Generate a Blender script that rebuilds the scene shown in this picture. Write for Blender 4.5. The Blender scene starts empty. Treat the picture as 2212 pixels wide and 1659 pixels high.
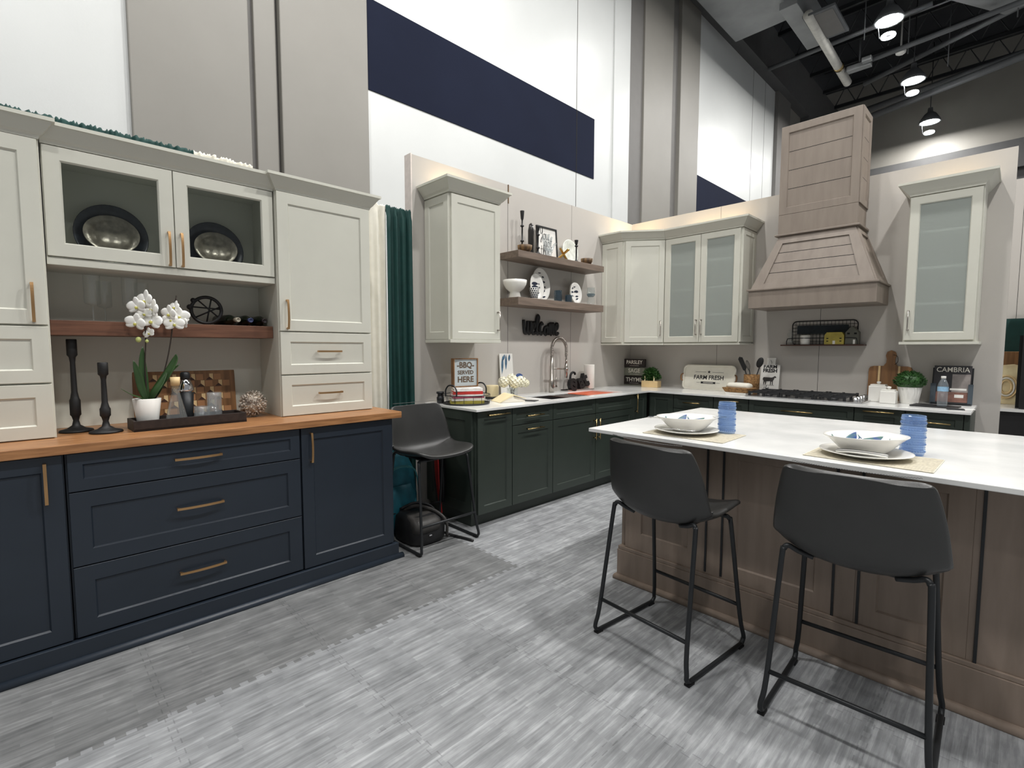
import bpy, bmesh, math, random
from mathutils import Matrix, Vector
random.seed(7)
PI = math.pi
sc = bpy.context.scene
# ------------------------------------------------------------------ camera
cd = bpy.data.cameras.new('camera'); cam = bpy.data.objects.new('camera', cd)
sc.collection.objects.link(cam); sc.camera = cam
cd.sensor_width = 36.0; cd.lens = 1069.48 / 2212 * 36.0; cd.clip_start = 0.05; cd.clip_end = 200
_v1 = Vector((2205 - 1106, 74.5, -1069.48)).normalized()
_v2 = -Vector((60 - 1106, 77.5, -1069.48)).normalized()
_v2 = (_v2 - _v1 * _v1.dot(_v2)).normalized()
_v3 = _v2.cross(_v1)
_m = Matrix((_v2, _v1, _v3)).to_4x4(); _m.translation = (0, 0, 1.36)
cam.matrix_world = _m
# ------------------------------------------------------------------ view + world
sc.view_settings.view_transform = 'Standard'; sc.view_settings.look = 'None'
sc.view_settings.gamma = 1.0; sc.view_settings.use_curve_mapping = False
sc.view_settings.exposure = 0.0
sc.cycles.transparent_max_bounces = 24
wd = bpy.data.worlds.new('hall_ambient'); sc.world = wd; wd.use_nodes = True
wd.node_tree.nodes['Background'].inputs[0].default_value = (0.96, 0.98, 1.0, 1)
wd.node_tree.nodes['Background'].inputs[1].default_value = 0.25
# ------------------------------------------------------------------ helpers
def lin(c):
    return tuple(((x / 255) / 12.92 if x / 255 <= 0.04045 else ((x / 255 + 0.055) / 1.055) ** 2.4) for x in c[:3]) + (1,)
def newmat(name):
    m = bpy.data.materials.new(name); m.use_nodes = True
    nt = m.node_tree; return m, nt, nt.nodes['Principled BSDF']
def N(nt, t, **kw):
    n = nt.nodes.new(t)
    for k, v in kw.items():
        if k.startswith('i_'): n.inputs[k[2:].replace('_', ' ')].default_value = v
        else: setattr(n, k, v)
    return n
def coords(nt, scale=(1, 1, 1), rot=(0, 0, 0), kind='Object'):
    tc = N(nt, 'ShaderNodeTexCoord'); mp = N(nt, 'ShaderNodeMapping')
    mp.inputs['Scale'].default_value = scale; mp.inputs['Rotation'].default_value = rot
    nt.links.new(tc.outputs[kind], mp.inputs[0]); return mp.outputs[0]
def paint(name, col, rough=.45, metal=0, vary=.06, scale=6, stretch=(1, 1, 1), bump=0, bscale=200, col2=None, spec=None, coat=0, emit=None, estr=0):
    m, nt, b = newmat(name)
    b.inputs['Roughness'].default_value = rough; b.inputs['Metallic'].default_value = metal
    if spec is not None: b.inputs['Specular IOR Level'].default_value = spec
    if coat: b.inputs['Coat Weight'].default_value = coat
    c1 = lin(col); v = coords(nt, stretch)
    nz = N(nt, 'ShaderNodeTexNoise', i_Scale=scale, i_Detail=4.0); nt.links.new(v, nz.inputs['Vector'])
    mx = N(nt, 'ShaderNodeMix', data_type='RGBA')
    if col2: a, c = c1, lin(col2)
    else: a = tuple(x * (1 - vary) for x in c1[:3]) + (1,); c = tuple(min(1, x * (1 + vary)) for x in c1[:3]) + (1,)
    mx.inputs['A'].default_value = a; mx.inputs['B'].default_value = c
    rp = N(nt, 'ShaderNodeMapRange'); rp.inputs[1].default_value = .35; rp.inputs[2].default_value = .65
    nt.links.new(nz.outputs[0], rp.inputs[0]); nt.links.new(rp.outputs[0], mx.inputs['Factor'])
    nt.links.new(mx.outputs['Result'], b.inputs['Base Color'])
    if bump:
        n2 = N(nt, 'ShaderNodeTexNoise', i_Scale=bscale, i_Detail=3.0); nt.links.new(v, n2.inputs['Vector'])
        bp = N(nt, 'ShaderNodeBump', i_Strength=bump, i_Distance=.002); nt.links.new(n2.outputs[0], bp.inputs['Height']); nt.links.new(bp.outputs[0], b.inputs['Normal'])
    if emit: b.inputs['Emission Color'].default_value = lin(emit); b.inputs['Emission Strength'].default_value = estr
    return m
def clearglass(name, col=(255, 255, 255), refl=.10, opac=0.0, dcol=None):
    m, nt, b = newmat(name); nt.nodes.remove(b); out = nt.nodes['Material Output']
    tr = N(nt, 'ShaderNodeBsdfTransparent'); tr.inputs[0].default_value = lin(col)
    gl = N(nt, 'ShaderNodeBsdfGlossy'); gl.inputs['Roughness'].default_value = .03
    lw = N(nt, 'ShaderNodeLayerWeight'); fr = N(nt, 'ShaderNodeMath', operation='POWER'); fr.inputs[1].default_value = 4.0; nt.links.new(lw.outputs['Facing'], fr.inputs[0])
    ad = N(nt, 'ShaderNodeMath', operation='MULTIPLY_ADD', use_clamp=True); ad.inputs[1].default_value = .6; ad.inputs[2].default_value = refl
    mx = N(nt, 'ShaderNodeMixShader')
    nt.links.new(fr.outputs[0], ad.inputs[0]); nt.links.new(ad.outputs[0], mx.inputs[0]); nt.links.new(tr.outputs[0], mx.inputs[1]); nt.links.new(gl.outputs[0], mx.inputs[2])
    last = mx
    if opac:
        df = N(nt, 'ShaderNodeBsdfDiffuse'); df.inputs[0].default_value = lin(dcol or col); m2 = N(nt, 'ShaderNodeMixShader'); m2.inputs[0].default_value = opac
        nt.links.new(mx.outputs[0], m2.inputs[1]); nt.links.new(df.outputs[0], m2.inputs[2]); last = m2
    nt.links.new(last.outputs[0], out.inputs[0]); return m
def frosted(name):
    m, nt, b = newmat(name); nt.nodes.remove(b); out = nt.nodes['Material Output']
    tr = N(nt, 'ShaderNodeBsdfTransparent'); tr.inputs[0].default_value = (.93, .96, .95, 1)
    rf = N(nt, 'ShaderNodeBsdfRefraction'); rf.inputs['Roughness'].default_value = .28; rf.inputs['IOR'].default_value = 1.12; rf.inputs[0].default_value = (.9, .94, .93, 1)
    df = N(nt, 'ShaderNodeBsdfPrincipled'); df.inputs['Base Color'].default_value = lin((196, 202, 196)); df.inputs['Roughness'].default_value = .3
    a = N(nt, 'ShaderNodeMixShader'); a.inputs[0].default_value = .5; c = N(nt, 'ShaderNodeMixShader'); c.inputs[0].default_value = .42
    nt.links.new(rf.outputs[0], a.inputs[1]); nt.links.new(tr.outputs[0], a.inputs[2]); nt.links.new(a.outputs[0], c.inputs[1]); nt.links.new(df.outputs[0], c.inputs[2]); nt.links.new(c.outputs[0], out.inputs[0]); return m

class B:
    """collects shapes into one mesh"""
    def __init__(s): s.v = []; s.f = []; s.mi = []; s.sm = []; s.mats = []; s.M = Matrix()
    def at(s, M): s.M = M; return s
    def _m(s, m):
        if m not in s.mats: s.mats.append(m)
        return s.mats.index(m)
    def add(s, vs, fs, m, smooth=False):
        o = len(s.v); k = s._m(m)
        s.v += [tuple(s.M @ Vector(p)) for p in vs]
        for f in fs: s.f.append([o + i for i in f]); s.mi.append(k); s.sm.append(smooth)
        return s
    def box(s, x0, x1, y0, y1, z0, z1, m):
        v = [(x, y, z) for z in (z0, z1) for y in (y0, y1) for x in (x0, x1)]
        return s.add(v, [(0, 2, 3, 1), (4, 5, 7, 6), (0, 1, 5, 4), (2, 6, 7, 3), (0, 4, 6, 2), (1, 3, 7, 5)], m)
    def frust(s, a, b, m):   # two 4-corner rings bottom/top
        return s.add(list(a) + list(b), [(3, 2, 1, 0), (4, 5, 6, 7)] + [(i, (i + 1) % 4, 4 + (i + 1) % 4, 4 + i) for i in range(4)], m)
    def prism(s, pts, d0, d1, m, axis='y', smooth=False):   # 2D outline extruded
        def P(p, d): return {'y': (p[0], d, p[1]), 'z': (p[0], p[1], d), 'x': (d, p[0], p[1])}[axis]
        n = len(pts); v = [P(p, d0) for p in pts] + [P(p, d1) for p in pts]
        return s.add(v, [list(range(n))[::-1], list(range(n, 2 * n))] + [(i, (i + 1) % n, n + (i + 1) % n, n + i) for i in range(n)], m, smooth)
    def lathe(s, prof, m, n=28, sx=1, sy=1, smooth=True, c=(0, 0, 0), cap=True):
        v = []; f = []
        for r, z in prof:
            for i in range(n): a = 2 * PI * i / n; v.append((c[0] + r * sx * math.cos(a), c[1] + r * sy * math.sin(a), c[2] + z))
        for j in range(len(prof) - 1):
            for i in range(n): f.append((j * n + i, j * n + (i + 1) % n, (j + 1) * n + (i + 1) % n, (j + 1) * n + i))
        if cap:
            if prof[0][0] > 1e-4: f.append(tuple(range(n))[::-1])
            if prof[-1][0] > 1e-4: f.append(tuple((len(prof) - 1) * n + i for i in range(n)))
        return s.add(v, f, m, smooth)
    def ball(s, c, r, m, n=14, sx=1, sy=1, sz=1):
        k = n // 2 + 1
        return s.lathe([(max(1e-5, r * math.sin(PI * i / k)), -r * sz * math.cos(PI * i / k)) for i in range(k + 1)], m, n, sx, sy, c=c)
    def tube(s, pts, r, m, n=8, closed=False, smooth=True):
        P = [Vector(p) for p in pts]; k = len(P); v = []; f = []; up = None
        R = r if isinstance(r, (list, tuple)) else [r] * k
        for i in range(k):
            if closed: t = P[(i + 1) % k] - P[i - 1]
            else: t = P[min(i + 1, k - 1)] - P[max(i - 1, 0)]
            t.normalize()
            if up is None: up = Vector((0, 0, 1)) if abs(t.z) < .9 else Vector((1, 0, 0))
            up = (up - t * up.dot(t)); up = up.normalized() if up.length > 1e-6 else t.orthogonal().normalized()
            w = t.cross(up)
            for j in range(n): a = 2 * PI * j / n; v.append(P[i] + (up * math.cos(a) + w * math.sin(a)) * R[i])
        for i in range(k if closed else k - 1):
            for j in range(n): f.append((i * n + j, i * n + (j + 1) % n, ((i + 1) % k) * n + (j + 1) % n, ((i + 1) % k) * n + j))
        if not closed: f.append(tuple(range(n))[::-1]); f.append(tuple((k - 1) * n + j for j in range(n)))
        return s.add(v, f, m, smooth)
    def shaker(s, x0, x1, z0, z1, y, m, t=.02, fw=.057, rec=.008, ch=.006, glass=False):
        # frame with a chamfered recessed panel; front faces -y at y, back at y+t
        fw = min(fw, (z1 - z0) * .3, (x1 - x0) * .3)
        def ring(i, yy): return [(x0 + i, yy, z0 + i), (x1 - i, yy, z0 + i), (x1 - i, yy, z1 - i), (x0 + i, yy, z1 - i)]
        rs = [ring(0, y + t), ring(0, y + .0015), ring(.0015, y), ring(fw, y), ring(fw + ch, y + rec)]
        if glass: rs += [ring(fw + ch, y + t), ring(0, y + t)]
        v = [p for r in rs for p in r]; f = []
        for k in range(len(rs) - 1):
            for i in range(4): f.append((k * 4 + i, k * 4 + (i + 1) % 4, k * 4 + 4 + (i + 1) % 4, k * 4 + 4 + i))
        if not glass: f += [(16, 17, 18, 19), (3, 2, 1, 0)]
        return s.add(v, f, m)
    def text(s, body, size, m, x=0, z=0, y=0, depth=.0008, align='CENTER', bold=0, shear=0, sx=1.0, spacing=1.0):
        cu = bpy.data.curves.new('t', 'FONT'); cu.body = body; cu.size = size; cu.align_x = align; cu.align_y = 'CENTER'
        cu.offset = bold; cu.shear = shear; cu.extrude = depth / 2; cu.resolution_u = 3; cu.space_character = spacing
        o = bpy.data.objects.new('t', cu); sc.collection.objects.link(o)
        dg = bpy.context.evaluated_depsgraph_get(); me = o.evaluated_get(dg).to_mesh()
        vs = [(x + v.co.x * sx, y - depth / 2 - v.co.z, z + v.co.y) for v in me.vertices]; fs = [tuple(p.vertices) for p in me.polygons]
        s.add(vs, fs, m); o.evaluated_get(dg).to_mesh_clear(); bpy.data.objects.remove(o); bpy.data.curves.remove(cu); return s
    def mesh(s, name):
        me = bpy.data.meshes.new(name); me.from_pydata(s.v, [], s.f)
        for m in s.mats: me.materials.append(m)
        me.polygons.foreach_set('material_index', s.mi); me.polygons.foreach_set('use_smooth', s.sm)
        bm = bmesh.new(); bm.from_mesh(me); bmesh.ops.recalc_face_normals(bm, faces=bm.faces); bm.to_mesh(me); bm.free(); me.update(); return me
    def build(s, name, parent=None, bevel=0, label=None, kind=None, sub=0, seg=2):
        o = bpy.data.objects.new(name, s.mesh(name)); sc.collection.objects.link(o)
        if parent: o.parent = parent
        if bevel: md = o.modifiers.new('b', 'BEVEL'); md.width = bevel; md.segments = seg; md.limit_method = 'ANGLE'; md.angle_limit = .6
        if sub: md = o.modifiers.new('s', 'SUBSURF'); md.levels = md.render_levels = sub
        if label: o['label'] = label
        if kind: o['kind'] = kind
        return o
def thing(name, label, cat, loc=(0, 0, 0), rz=0, group=None):
    o = bpy.data.objects.new(name, None); sc.collection.objects.link(o); o.empty_display_size = .05
    o.location = loc; o.rotation_euler = (0, 0, rz); o['label'] = label; o['category'] = cat
    if group: o['group'] = group
    return o
def tag(o, label, cat, group=None, loc=None, rz=None, rot=None):
    o['label'] = label; o['category'] = cat
    if group: o['group'] = group
    if loc: o.location = loc
    if rz is not None: o.rotation_euler = (0, 0, rz)
    if rot: o.rotation_euler = rot
    return o
def dup(root, loc, rz, label, group=None):
    r = root.copy(); sc.collection.objects.link(r); r.location = loc; r.rotation_euler = (0, 0, rz); r['label'] = label
    if group: r['group'] = group
    for ch in list(root.children):
        c = ch.copy(); sc.collection.objects.link(c); c.parent = r
        for g in ch.children: d = g.copy(); sc.collection.objects.link(d); d.parent = c
    return r
def T(x=0, y=0, z=0, rx=0, ry=0, rz=0, s=1):
    return Matrix.Translation((x, y, z)) @ Matrix.Rotation(rz, 4, 'Z') @ Matrix.Rotation(ry, 4, 'Y') @ Matrix.Rotation(rx, 4, 'X') @ Matrix.Scale(s, 4)
def smooth_path(pts, k=6):
    P = [Vector(p) for p in pts]; P = [P[0] * 2 - P[1]] + P + [P[-1] * 2 - P[-2]]; out = []
    for i in range(1, len(P) - 2):
        a, b, c, d = P[i - 1:i + 3]
        for j in range(k):
            t = j / k; out.append(.5 * ((2 * b) + (c - a) * t + (2 * a - 5 * b + 4 * c - d) * t * t + (3 * b - a - 3 * c + d) * t ** 3))
    out.append(P[-2]); return out
# ------------------------------------------------------------------ materials
OFFW = paint('offwhite_paint', (206, 205, 193), .42, vary=.015)
CROWN = OFFW
NAVY = paint('navy_paint', (33, 41, 51), .40, vary=.05)
GREEN = paint('dark_green_paint', (50, 58, 52), .42, vary=.05)
KWALL = paint('kitchen_wall_paint', (190, 185, 178), .75, vary=.015, scale=2, bump=.15)
KWALLEDGE = paint('wall_edge_board', (225, 215, 208), .8, vary=.05, scale=30)
HWHITE = paint('hall_white_panel', (206, 208, 206), .34, vary=.02, scale=1.2, bump=.12, bscale=60)
HGREY = paint('hall_grey_paint', (136, 133, 126), .5, vary=.03, scale=1.5)
HGREY2 = paint('hall_grey_reveal', (108, 106, 103), .6, vary=.03)
HNAVY = paint('hall_navy_stripe', (26, 31, 48), .8, vary=.08, scale=1, spec=.1)
HDARK = paint('hall_dark_paint', (74, 74, 74), .8, vary=.05)
BLACKC = paint('ceiling_black', (26, 28, 32), .9, vary=.1)
STEELG = paint('beam_grey', (92, 94, 96), .6, vary=.08, scale=3)
DUCT = paint('duct_galvanised', (150, 152, 152), .5, metal=.3, vary=.1, scale=2)
PIPE = paint('pipe_wrap', (205, 203, 195), .7, vary=.08, scale=8)
QUARTZ = paint('white_quartz', (240, 240, 237), .14, vary=.03, scale=4, col2=(224, 224, 222))
BUTCH = paint('butcher_block', (176, 126, 82), .35, col2=(138, 94, 58), scale=5, stretch=(14, 1, 14), bump=.1)
SHELFW = paint('red_brown_shelf_wood', (118, 80, 60), .45, col2=(94, 62, 46), scale=5, stretch=(12, 1, 12))
TAUPE = paint('taupe_stained_wood', (140, 129, 118), .5, col2=(131, 120, 110), scale=3, stretch=(6, 6, 1), bump=.08)
TAUPED = paint('taupe_island_wood', (142, 126, 113), .5, col2=(130, 115, 102), scale=3, stretch=(8, 8, 1), bump=.1)
FLOATW = paint('floating_shelf_wood', (128, 112, 100), .5, col2=(108, 94, 83), scale=4, stretch=(10, 1, 10), bump=.1)
BRONZE = paint('champagne_bronze', (190, 150, 105), .32, metal=.95, vary=.05)
BRASS = paint('brass_pull', (172, 150, 104), .25, metal=1, vary=.05)
NICKEL = paint('brushed_nickel', (178, 172, 165), .28, metal=1, vary=.04)
STEEL = paint('stainless_steel', (200, 200, 200), .25, metal=1, vary=.04)
CHROME = paint('polished_chrome', (225, 225, 228), .08, metal=1, vary=.02)
BLACK = paint('matte_black', (22, 22, 23), .55, vary=.15)
BLACKM = paint('black_metal', (38, 40, 42), .42, metal=.3, vary=.1)
IRON = paint('cast_iron', (30, 31, 33), .45, vary=.2, bump=.3)
LEATH = paint('charcoal_faux_leather', (50, 50, 49), .36, vary=.08, bump=.25, bscale=350)
THREAD = paint('grey_stitching', (104, 104, 102), .6, vary=.1)
WHITEC = paint('white_ceramic', (236, 234, 228), .2, vary=.02)
WHITEP = paint('white_paint', (232, 230, 224), .5, vary=.03)
CREAM = paint('cream_wax', (238, 222, 180), .5, vary=.05)
PAPER = paint('paper_pages', (232, 226, 212), .8, vary=.05, scale=3, stretch=(1, 1, 60))
RUBBER = paint('black_rubber', (16, 16, 16), .8)
GAP = paint('shadow_gap_black', (14, 15, 16), .9)
CLEAR = clearglass('clear_glass', (250, 252, 252), .07, .03)
CRYST = clearglass('cut_crystal', (244, 247, 248), .16, .10)
PANE = clearglass('cabinet_pane', (244, 246, 245), .02)
FROST = frosted('frosted_glass')
BLUEG = clearglass('blue_glass', (222, 234, 250), .07, .24, (150, 180, 216))
TEALG = clearglass('teal_tint_glass', (206, 218, 224), .12, .12, (70, 100, 120))
DKGREEN = paint('bottle_green_glass', (18, 24, 16), .08, vary=.1)
LEAF = paint('plant_leaf', (52, 92, 38), .5, vary=.3, scale=40)
LEAF2 = paint('dense_leaf', (44, 84, 34), .5, vary=.4, scale=50)
ORLEAF = paint('orchid_leaf', (46, 74, 36), .35, vary=.2, scale=12)
PETAL = paint('white_petal', (246, 245, 240), .55, vary=.02)
YEL = paint('yellow_green_throat', (196, 190, 96), .5, vary=.15)
TWIG = paint('dark_stem', (44, 34, 26), .7)
DWOOD = paint('dark_tray_wood', (48, 38, 34), .5, col2=(34, 27, 24), scale=5, stretch=(1, 8, 8))
WWOOD = paint('acacia_wood', (150, 108, 68), .45, col2=(116, 82, 50), scale=3, stretch=(14, 1, 1))
PWOOD = paint('pale_wood', (228, 198, 146), .5, vary=.1)
DARKW = paint('walnut_wood', (70, 40, 28), .5, vary=.1)
BARK = paint('bark_bowl', (130, 100, 62), .6, col2=(70, 50, 30), scale=30, stretch=(1, 1, .2))
WICKER = paint('woven_seagrass', (166, 126, 78), .8, col2=(110, 78, 44), scale=60, bump=.8, bscale=90)
TEALF = paint('teal_drape_fabric', (12, 60, 56), .7, vary=.1, scale=20)
WHITEF = paint('white_drape_fabric', (228, 224, 210), .8, vary=.03, scale=20)
SHELL = paint('sea_shell', (232, 220, 204), .5, col2=(160, 146, 134), scale=30)
ORANGE = paint('copper_sink_mat', (196, 92, 60), .4, vary=.15, scale=12)
REDC = paint('red_nylon', (150, 28, 26), .5, vary=.2, scale=12)
TEALB = paint('teal_backpack_nylon', (22, 96, 112), .6, vary=.2, scale=14)
NYL = paint('black_nylon', (26, 26, 28), .55, vary=.25, scale=14, bump=.3)
GREYB = paint('bag_grey_flap', (62, 60, 58), .5, vary=.2, scale=14)
INKB = paint('ink_black', (24, 24, 28), .7)
INKBL = paint('fish_blue', (36, 62, 140), .4, col2=(60, 110, 90), scale=40)
INKDB = paint('fish_dark', (26, 36, 56), .4, vary=.2)
GOLD = paint('polished_gold', (220, 176, 96), .2, metal=1, vary=.04)
HANDLE_G = BRONZE
# ------------------------------------------------------------------ floor material: foam plank mats with interlocking teeth
def floor_mat():
    m, nt, b = newmat('foam_plank_mats'); L = nt.links.new
    tc = N(nt, 'ShaderNodeTexCoord'); sp = N(nt, 'ShaderNodeSeparateXYZ'); L(tc.outputs['Object'], sp.inputs[0])
    def M(op, a, c=None, d=None):
        n = N(nt, 'ShaderNodeMath', operation=op)
        for i, q in enumerate((a, c, d)):
            if q is None: continue
            if isinstance(q, (int, float)): n.inputs[i].default_value = q
            else: L(q, n.inputs[i])
        return n.outputs[0]
    X, Y = sp.outputs[0], sp.outputs[1]
    S = .61
    def tooth(q): return M('MULTIPLY', M('SIGN', M('SINE', M('MULTIPLY', q, 2 * PI / .061))), .011)
    xs = M('DIVIDE', M('ADD', M('ADD', X, 2.14 + 20 * S), tooth(Y)), S); ys = M('DIVIDE', M('ADD', M('ADD', Y, -.305 + 20 * S), tooth(X)), S)
    xi, yi = M('FLOOR', xs), M('FLOOR', ys); xf, yf = M('FRACT', xs), M('FRACT', ys)
    cb = N(nt, 'ShaderNodeCombineXYZ'); L(xi, cb.inputs[0]); L(yi, cb.inputs[1])
    wn = N(nt, 'ShaderNodeTexWhiteNoise', noise_dimensions='2D'); L(cb.outputs[0], wn.inputs['Vector'])
    def edge(q): return M('LESS_THAN', M('MINIMUM', q, M('SUBTRACT', 1, q)), .0035)
    seam = M('MAXIMUM', edge(xf), edge(yf))
    # printed strips run along Y
    c2 = N(nt, 'ShaderNodeCombineXYZ'); L(Y, c2.inputs[0]); L(X, c2.inputs[1])
    br = N(nt, 'ShaderNodeTexBrick', offset=.37, offset_frequency=3); L(c2.outputs[0], br.inputs['Vector'])
    br.inputs['Scale'].default_value = 1; br.inputs['Brick Width'].default_value = .23; br.inputs['Row Height'].default_value = .019
    br.inputs['Mortar Size'].default_value = 0; br.inputs['Color1'].default_value = (.0, .0, .0, 1); br.inputs['Color2'].default_value = (1, 1, 1, 1)
    mp = N(nt, 'ShaderNodeMapping'); mp.inputs['Scale'].default_value = (60, 4, 1); L(tc.outputs['Object'], mp.inputs[0])
    n1 = N(nt, 'ShaderNodeTexNoise', i_Scale=1.0, i_Detail=6.0, i_Roughness=.65); L(mp.outputs[0], n1.inputs['Vector'])
    n2 = N(nt, 'ShaderNodeTexNoise', i_Scale=9.0, i_Detail=3.0); L(tc.outputs['Object'], n2.inputs['Vector'])
    t = M('ADD', M('MULTIPLY', br.outputs[0], .20), M('MULTIPLY', M('SUBTRACT', n1.outputs[0], .5), 1.1))
    t = M('ADD', t, M('MULTIPLY', M('SUBTRACT', n2.outputs[0], .5), .5)); t = M('ADD', t, .36)
    t = M('ADD', t, M('MULTIPLY', M('SUBTRACT', wn.outputs[0], .5), .14))
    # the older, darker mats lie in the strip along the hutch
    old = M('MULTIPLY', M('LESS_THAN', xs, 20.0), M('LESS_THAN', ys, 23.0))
    rp = N(nt, 'ShaderNodeValToRGB'); L(t, rp.inputs[0]); e = rp.color_ramp.elements
    e[0].position = 0; e[0].color = lin((92, 94, 96)); e[1].position = 1; e[1].color = lin((204, 206, 208)); k = e.new(.5); k.color = lin((146, 148, 150))
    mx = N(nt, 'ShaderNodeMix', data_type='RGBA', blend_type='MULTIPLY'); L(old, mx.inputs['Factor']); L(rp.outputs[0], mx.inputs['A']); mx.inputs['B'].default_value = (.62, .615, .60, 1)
    m3 = N(nt, 'ShaderNodeMix', data_type='RGBA', blend_type='MULTIPLY'); L(M('MULTIPLY', seam, .45), m3.inputs['Factor']); L(mx.outputs['Result'], m3.inputs['A']); m3.inputs['B'].default_value = (.45, .45, .46, 1)
    L(m3.outputs['Result'], b.inputs['Base Color']); b.inputs['Roughness'].default_value = .55
    bp = N(nt, 'ShaderNodeBump', i_Strength=.25, i_Distance=.001); L(M('SUBTRACT', n1.outputs[0], seam), bp.inputs['Height']); L(bp.outputs[0], b.inputs['Normal'])
    return m
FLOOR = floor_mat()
# ------------------------------------------------------------------ hall lamps (grid of high-bay fittings)
LAMPG = paint('lamp_lens', (255, 255, 255), .4, emit=(250, 252, 255), estr=60)
LAMPR = paint('lamp_ring_lens', (255, 255, 255), .4, emit=(235, 245, 255), estr=6)
def lamp(x, y, z, label, power, vis=True):
    t = thing('high_bay_lamp', label, 'lamp', (x, y, z), 0, 'high bay lamps under the hall ceiling')
    B().lathe([(.06, .42), (.07, .30), (.16, .22), (.26, .05), (.28, -.02), (.24, -.02), (.22, .03), (.001, .05)], STEELG, 24, cap=False).build('housing', t)
    B().lathe([(.235, .02), (.235, -.005), (.001, -.005)], LAMPG, 24, cap=False).build('lens', t)
    r = B(); r.tube([(.105 * math.cos(a * PI / 10), .105 * math.sin(a * PI / 10), -.33) for a in range(20)], .035, LAMPR, 8, closed=True)
    r.build('ring_light', t); w = B()
    w.tube([(-.16, 0, -.32), (-.20, 0, .03)], .006, BLACKM, 6)
    w.tube([(0, 0, .40), (0, 0, 2.39)], .012, BLACKM, 6).box(-.165, .13, -.01, .01, -.325, -.305, BLACKM); w.build('hanger', t)
    l = bpy.data.lights.new('lamp_light', 'AREA'); l.shape = 'DISK'; l.size = .42; l.energy = power; l.color = (1.0, .98, .95); l.spread = PI
    o = bpy.data.objects.new('lamp_light', l); sc.collection.objects.link(o); o.parent = t; o.location = (0, 0, -.012)
    return t
PW = 210
for i, (x, y) in enumerate([(-2.37, 13.75), (-2.37, 17.2), (-2.37, 20.65)]):
    lamp(x, y, 8.5, 'glaring round hall lamp, ' + ['nearest and highest of the three in view', 'middle one of the three in view', 'farthest and lowest, close to the end wall'][i], PW)
for (x, y, k) in [(-2.37, 10.2, .5), (-2.37, 6.7, .6), (-2.37, 3.0, .95), (-2.37, -.6, 1.0), (1.95, 10.2, .8), (1.95, 6.7, 1.9), (1.95, 3.1, 1.25), (1.95, -.4, .9), (1.95, -3.9, .3), (6.2, 3.1, .2), (6.2, -.4, .2)]:
    lamp(x, y, 8.5, 'round hall lamp hanging high above the kitchen display, above the picture', PW * k)
# ------------------------------------------------------------------ room shell
def struct(b, name, **k): return b.build(name, kind='structure', **k)
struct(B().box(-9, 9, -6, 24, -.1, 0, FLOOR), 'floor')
# kitchen display walls
w = B().box(-3.51, -3.43, 2.235, 5.51, 0, 2.89, KWALL)
struct(w, 'wall_sink')
struct(B().box(-3.515, -3.425, 2.225, 2.235, 0, 2.895, KWALLEDGE), 'trim_1')
w = B().box(-3.43, -.09, 5.43, 5.51, 0, 2.895, KWALL)
struct(w, 'wall_range')
g = B().box(-3.4305, -3.4290, 3.286, 3.289, 0, 2.89, GAP).box(-3.4305, -3.4285, 3.290, 3.302, 2.72, 2.893, BARK)
g.box(-3.4305, -3.4294, 4.235, 4.2375, 0, 2.89, GAP)
struct(g, 'trim_2')
struct(B().box(-2.337, -2.3345, 5.4294, 5.431, 0, 2.893, GAP).box(-1.352, -1.349, 5.4294, 5.431, 0, 2.893, GAP), 'trim_3')
# hall wall on the left
HX = -5.5
w = B().box(HX - .3, HX, -4, .74, 0, 9.0, HWHITE).box(HX - .3, HX, 2.98, 8.47, 0, 9.0, HWHITE).box(HX - .3, HX, 11.33, 16.3, 0, 9.0, HWHITE)
struct(w, 'wall_left')
w = B().box(HX - .3, HX + .05, .74, 1.70, 0, 9.0, HGREY).box(HX - .3, HX + .05, 2.0, 2.98, 0, 9.0, HGREY)
w.box(HX - .3, HX - .03, 1.70, 2.0, 0, 9.0, HGREY2).box(HX - .3, HX + .012, 1.76, 1.97, 0, 9.0, HGREY)
struct(w, 'trim_4', bevel=.01)
w = B().box(HX - .3, HX - .02, 8.47, 9.0, 0, 9.0, HGREY2).box(HX - .3, HX + .02, 9.0, 10.13, 0, 9.0, HGREY).box(HX - .3, HX - .04, 10.13, 10.45, 0, 9.0, HGREY2).box(HX - .3, HX + .04, 10.45, 11.33, 0, 9.0, HGREY)
struct(w, 'trim_5', bevel=.01)
w = B().box(HX, HX + .012, 2.985, 7.39, 3.29 + 1.1, 5.42, HNAVY).box(HX, HX + .012, 11.34, 15.2, 4.4, 5.42, HNAVY)
w.box(HX + .012, HX + .014, 6.88, 6.90, 4.4, 5.42, GAP)
struct(w, 'trim_6')
g = B()
for yy in (-1.2, 6.89, 14.6, 15.5): g.box(HX, HX + .004, yy, yy + .012, 0, 4.39, HGREY2).box(HX, HX + .004, yy, yy + .012, 5.43, 9, HGREY2)
g.box(HX, HX + .03, 7.95, 8.47, 0, 9, HWHITE)
struct(g, 'trim_7')
w = B().box(HX - .3, HX + .3, -4, 22, 9.0, 10.2, HDARK); struct(w, 'trim_8')
w = B().box(HX - .3, HX + .1, 16.3, 17.4, 0, 9.0, HGREY2).box(HX - .3, HX - .0, 17.4, 18.7, 0, 9, HGREY).box(HX - .3, HX + .25, 18.7, 19.0, 0, 9, HDARK).box(HX - .3, HX + .1, 19.0, 22, 0, 9, HGREY)
struct(w, 'wall_left_far')
# end wall
w = B().box(-6, 9, 22, 22.3, 7.75, 11, HGREY).box(-6, 9, 22, 22.3, 0, 6.9, HDARK).box(-6, 9, 21.8, 22.3, 6.9, 7.75, HDARK)
struct(w, 'wall_back')
struct(B().box(-9, 9, -1.5, 24, 10.9, 11.1, BLACKC), 'ceiling')
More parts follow.
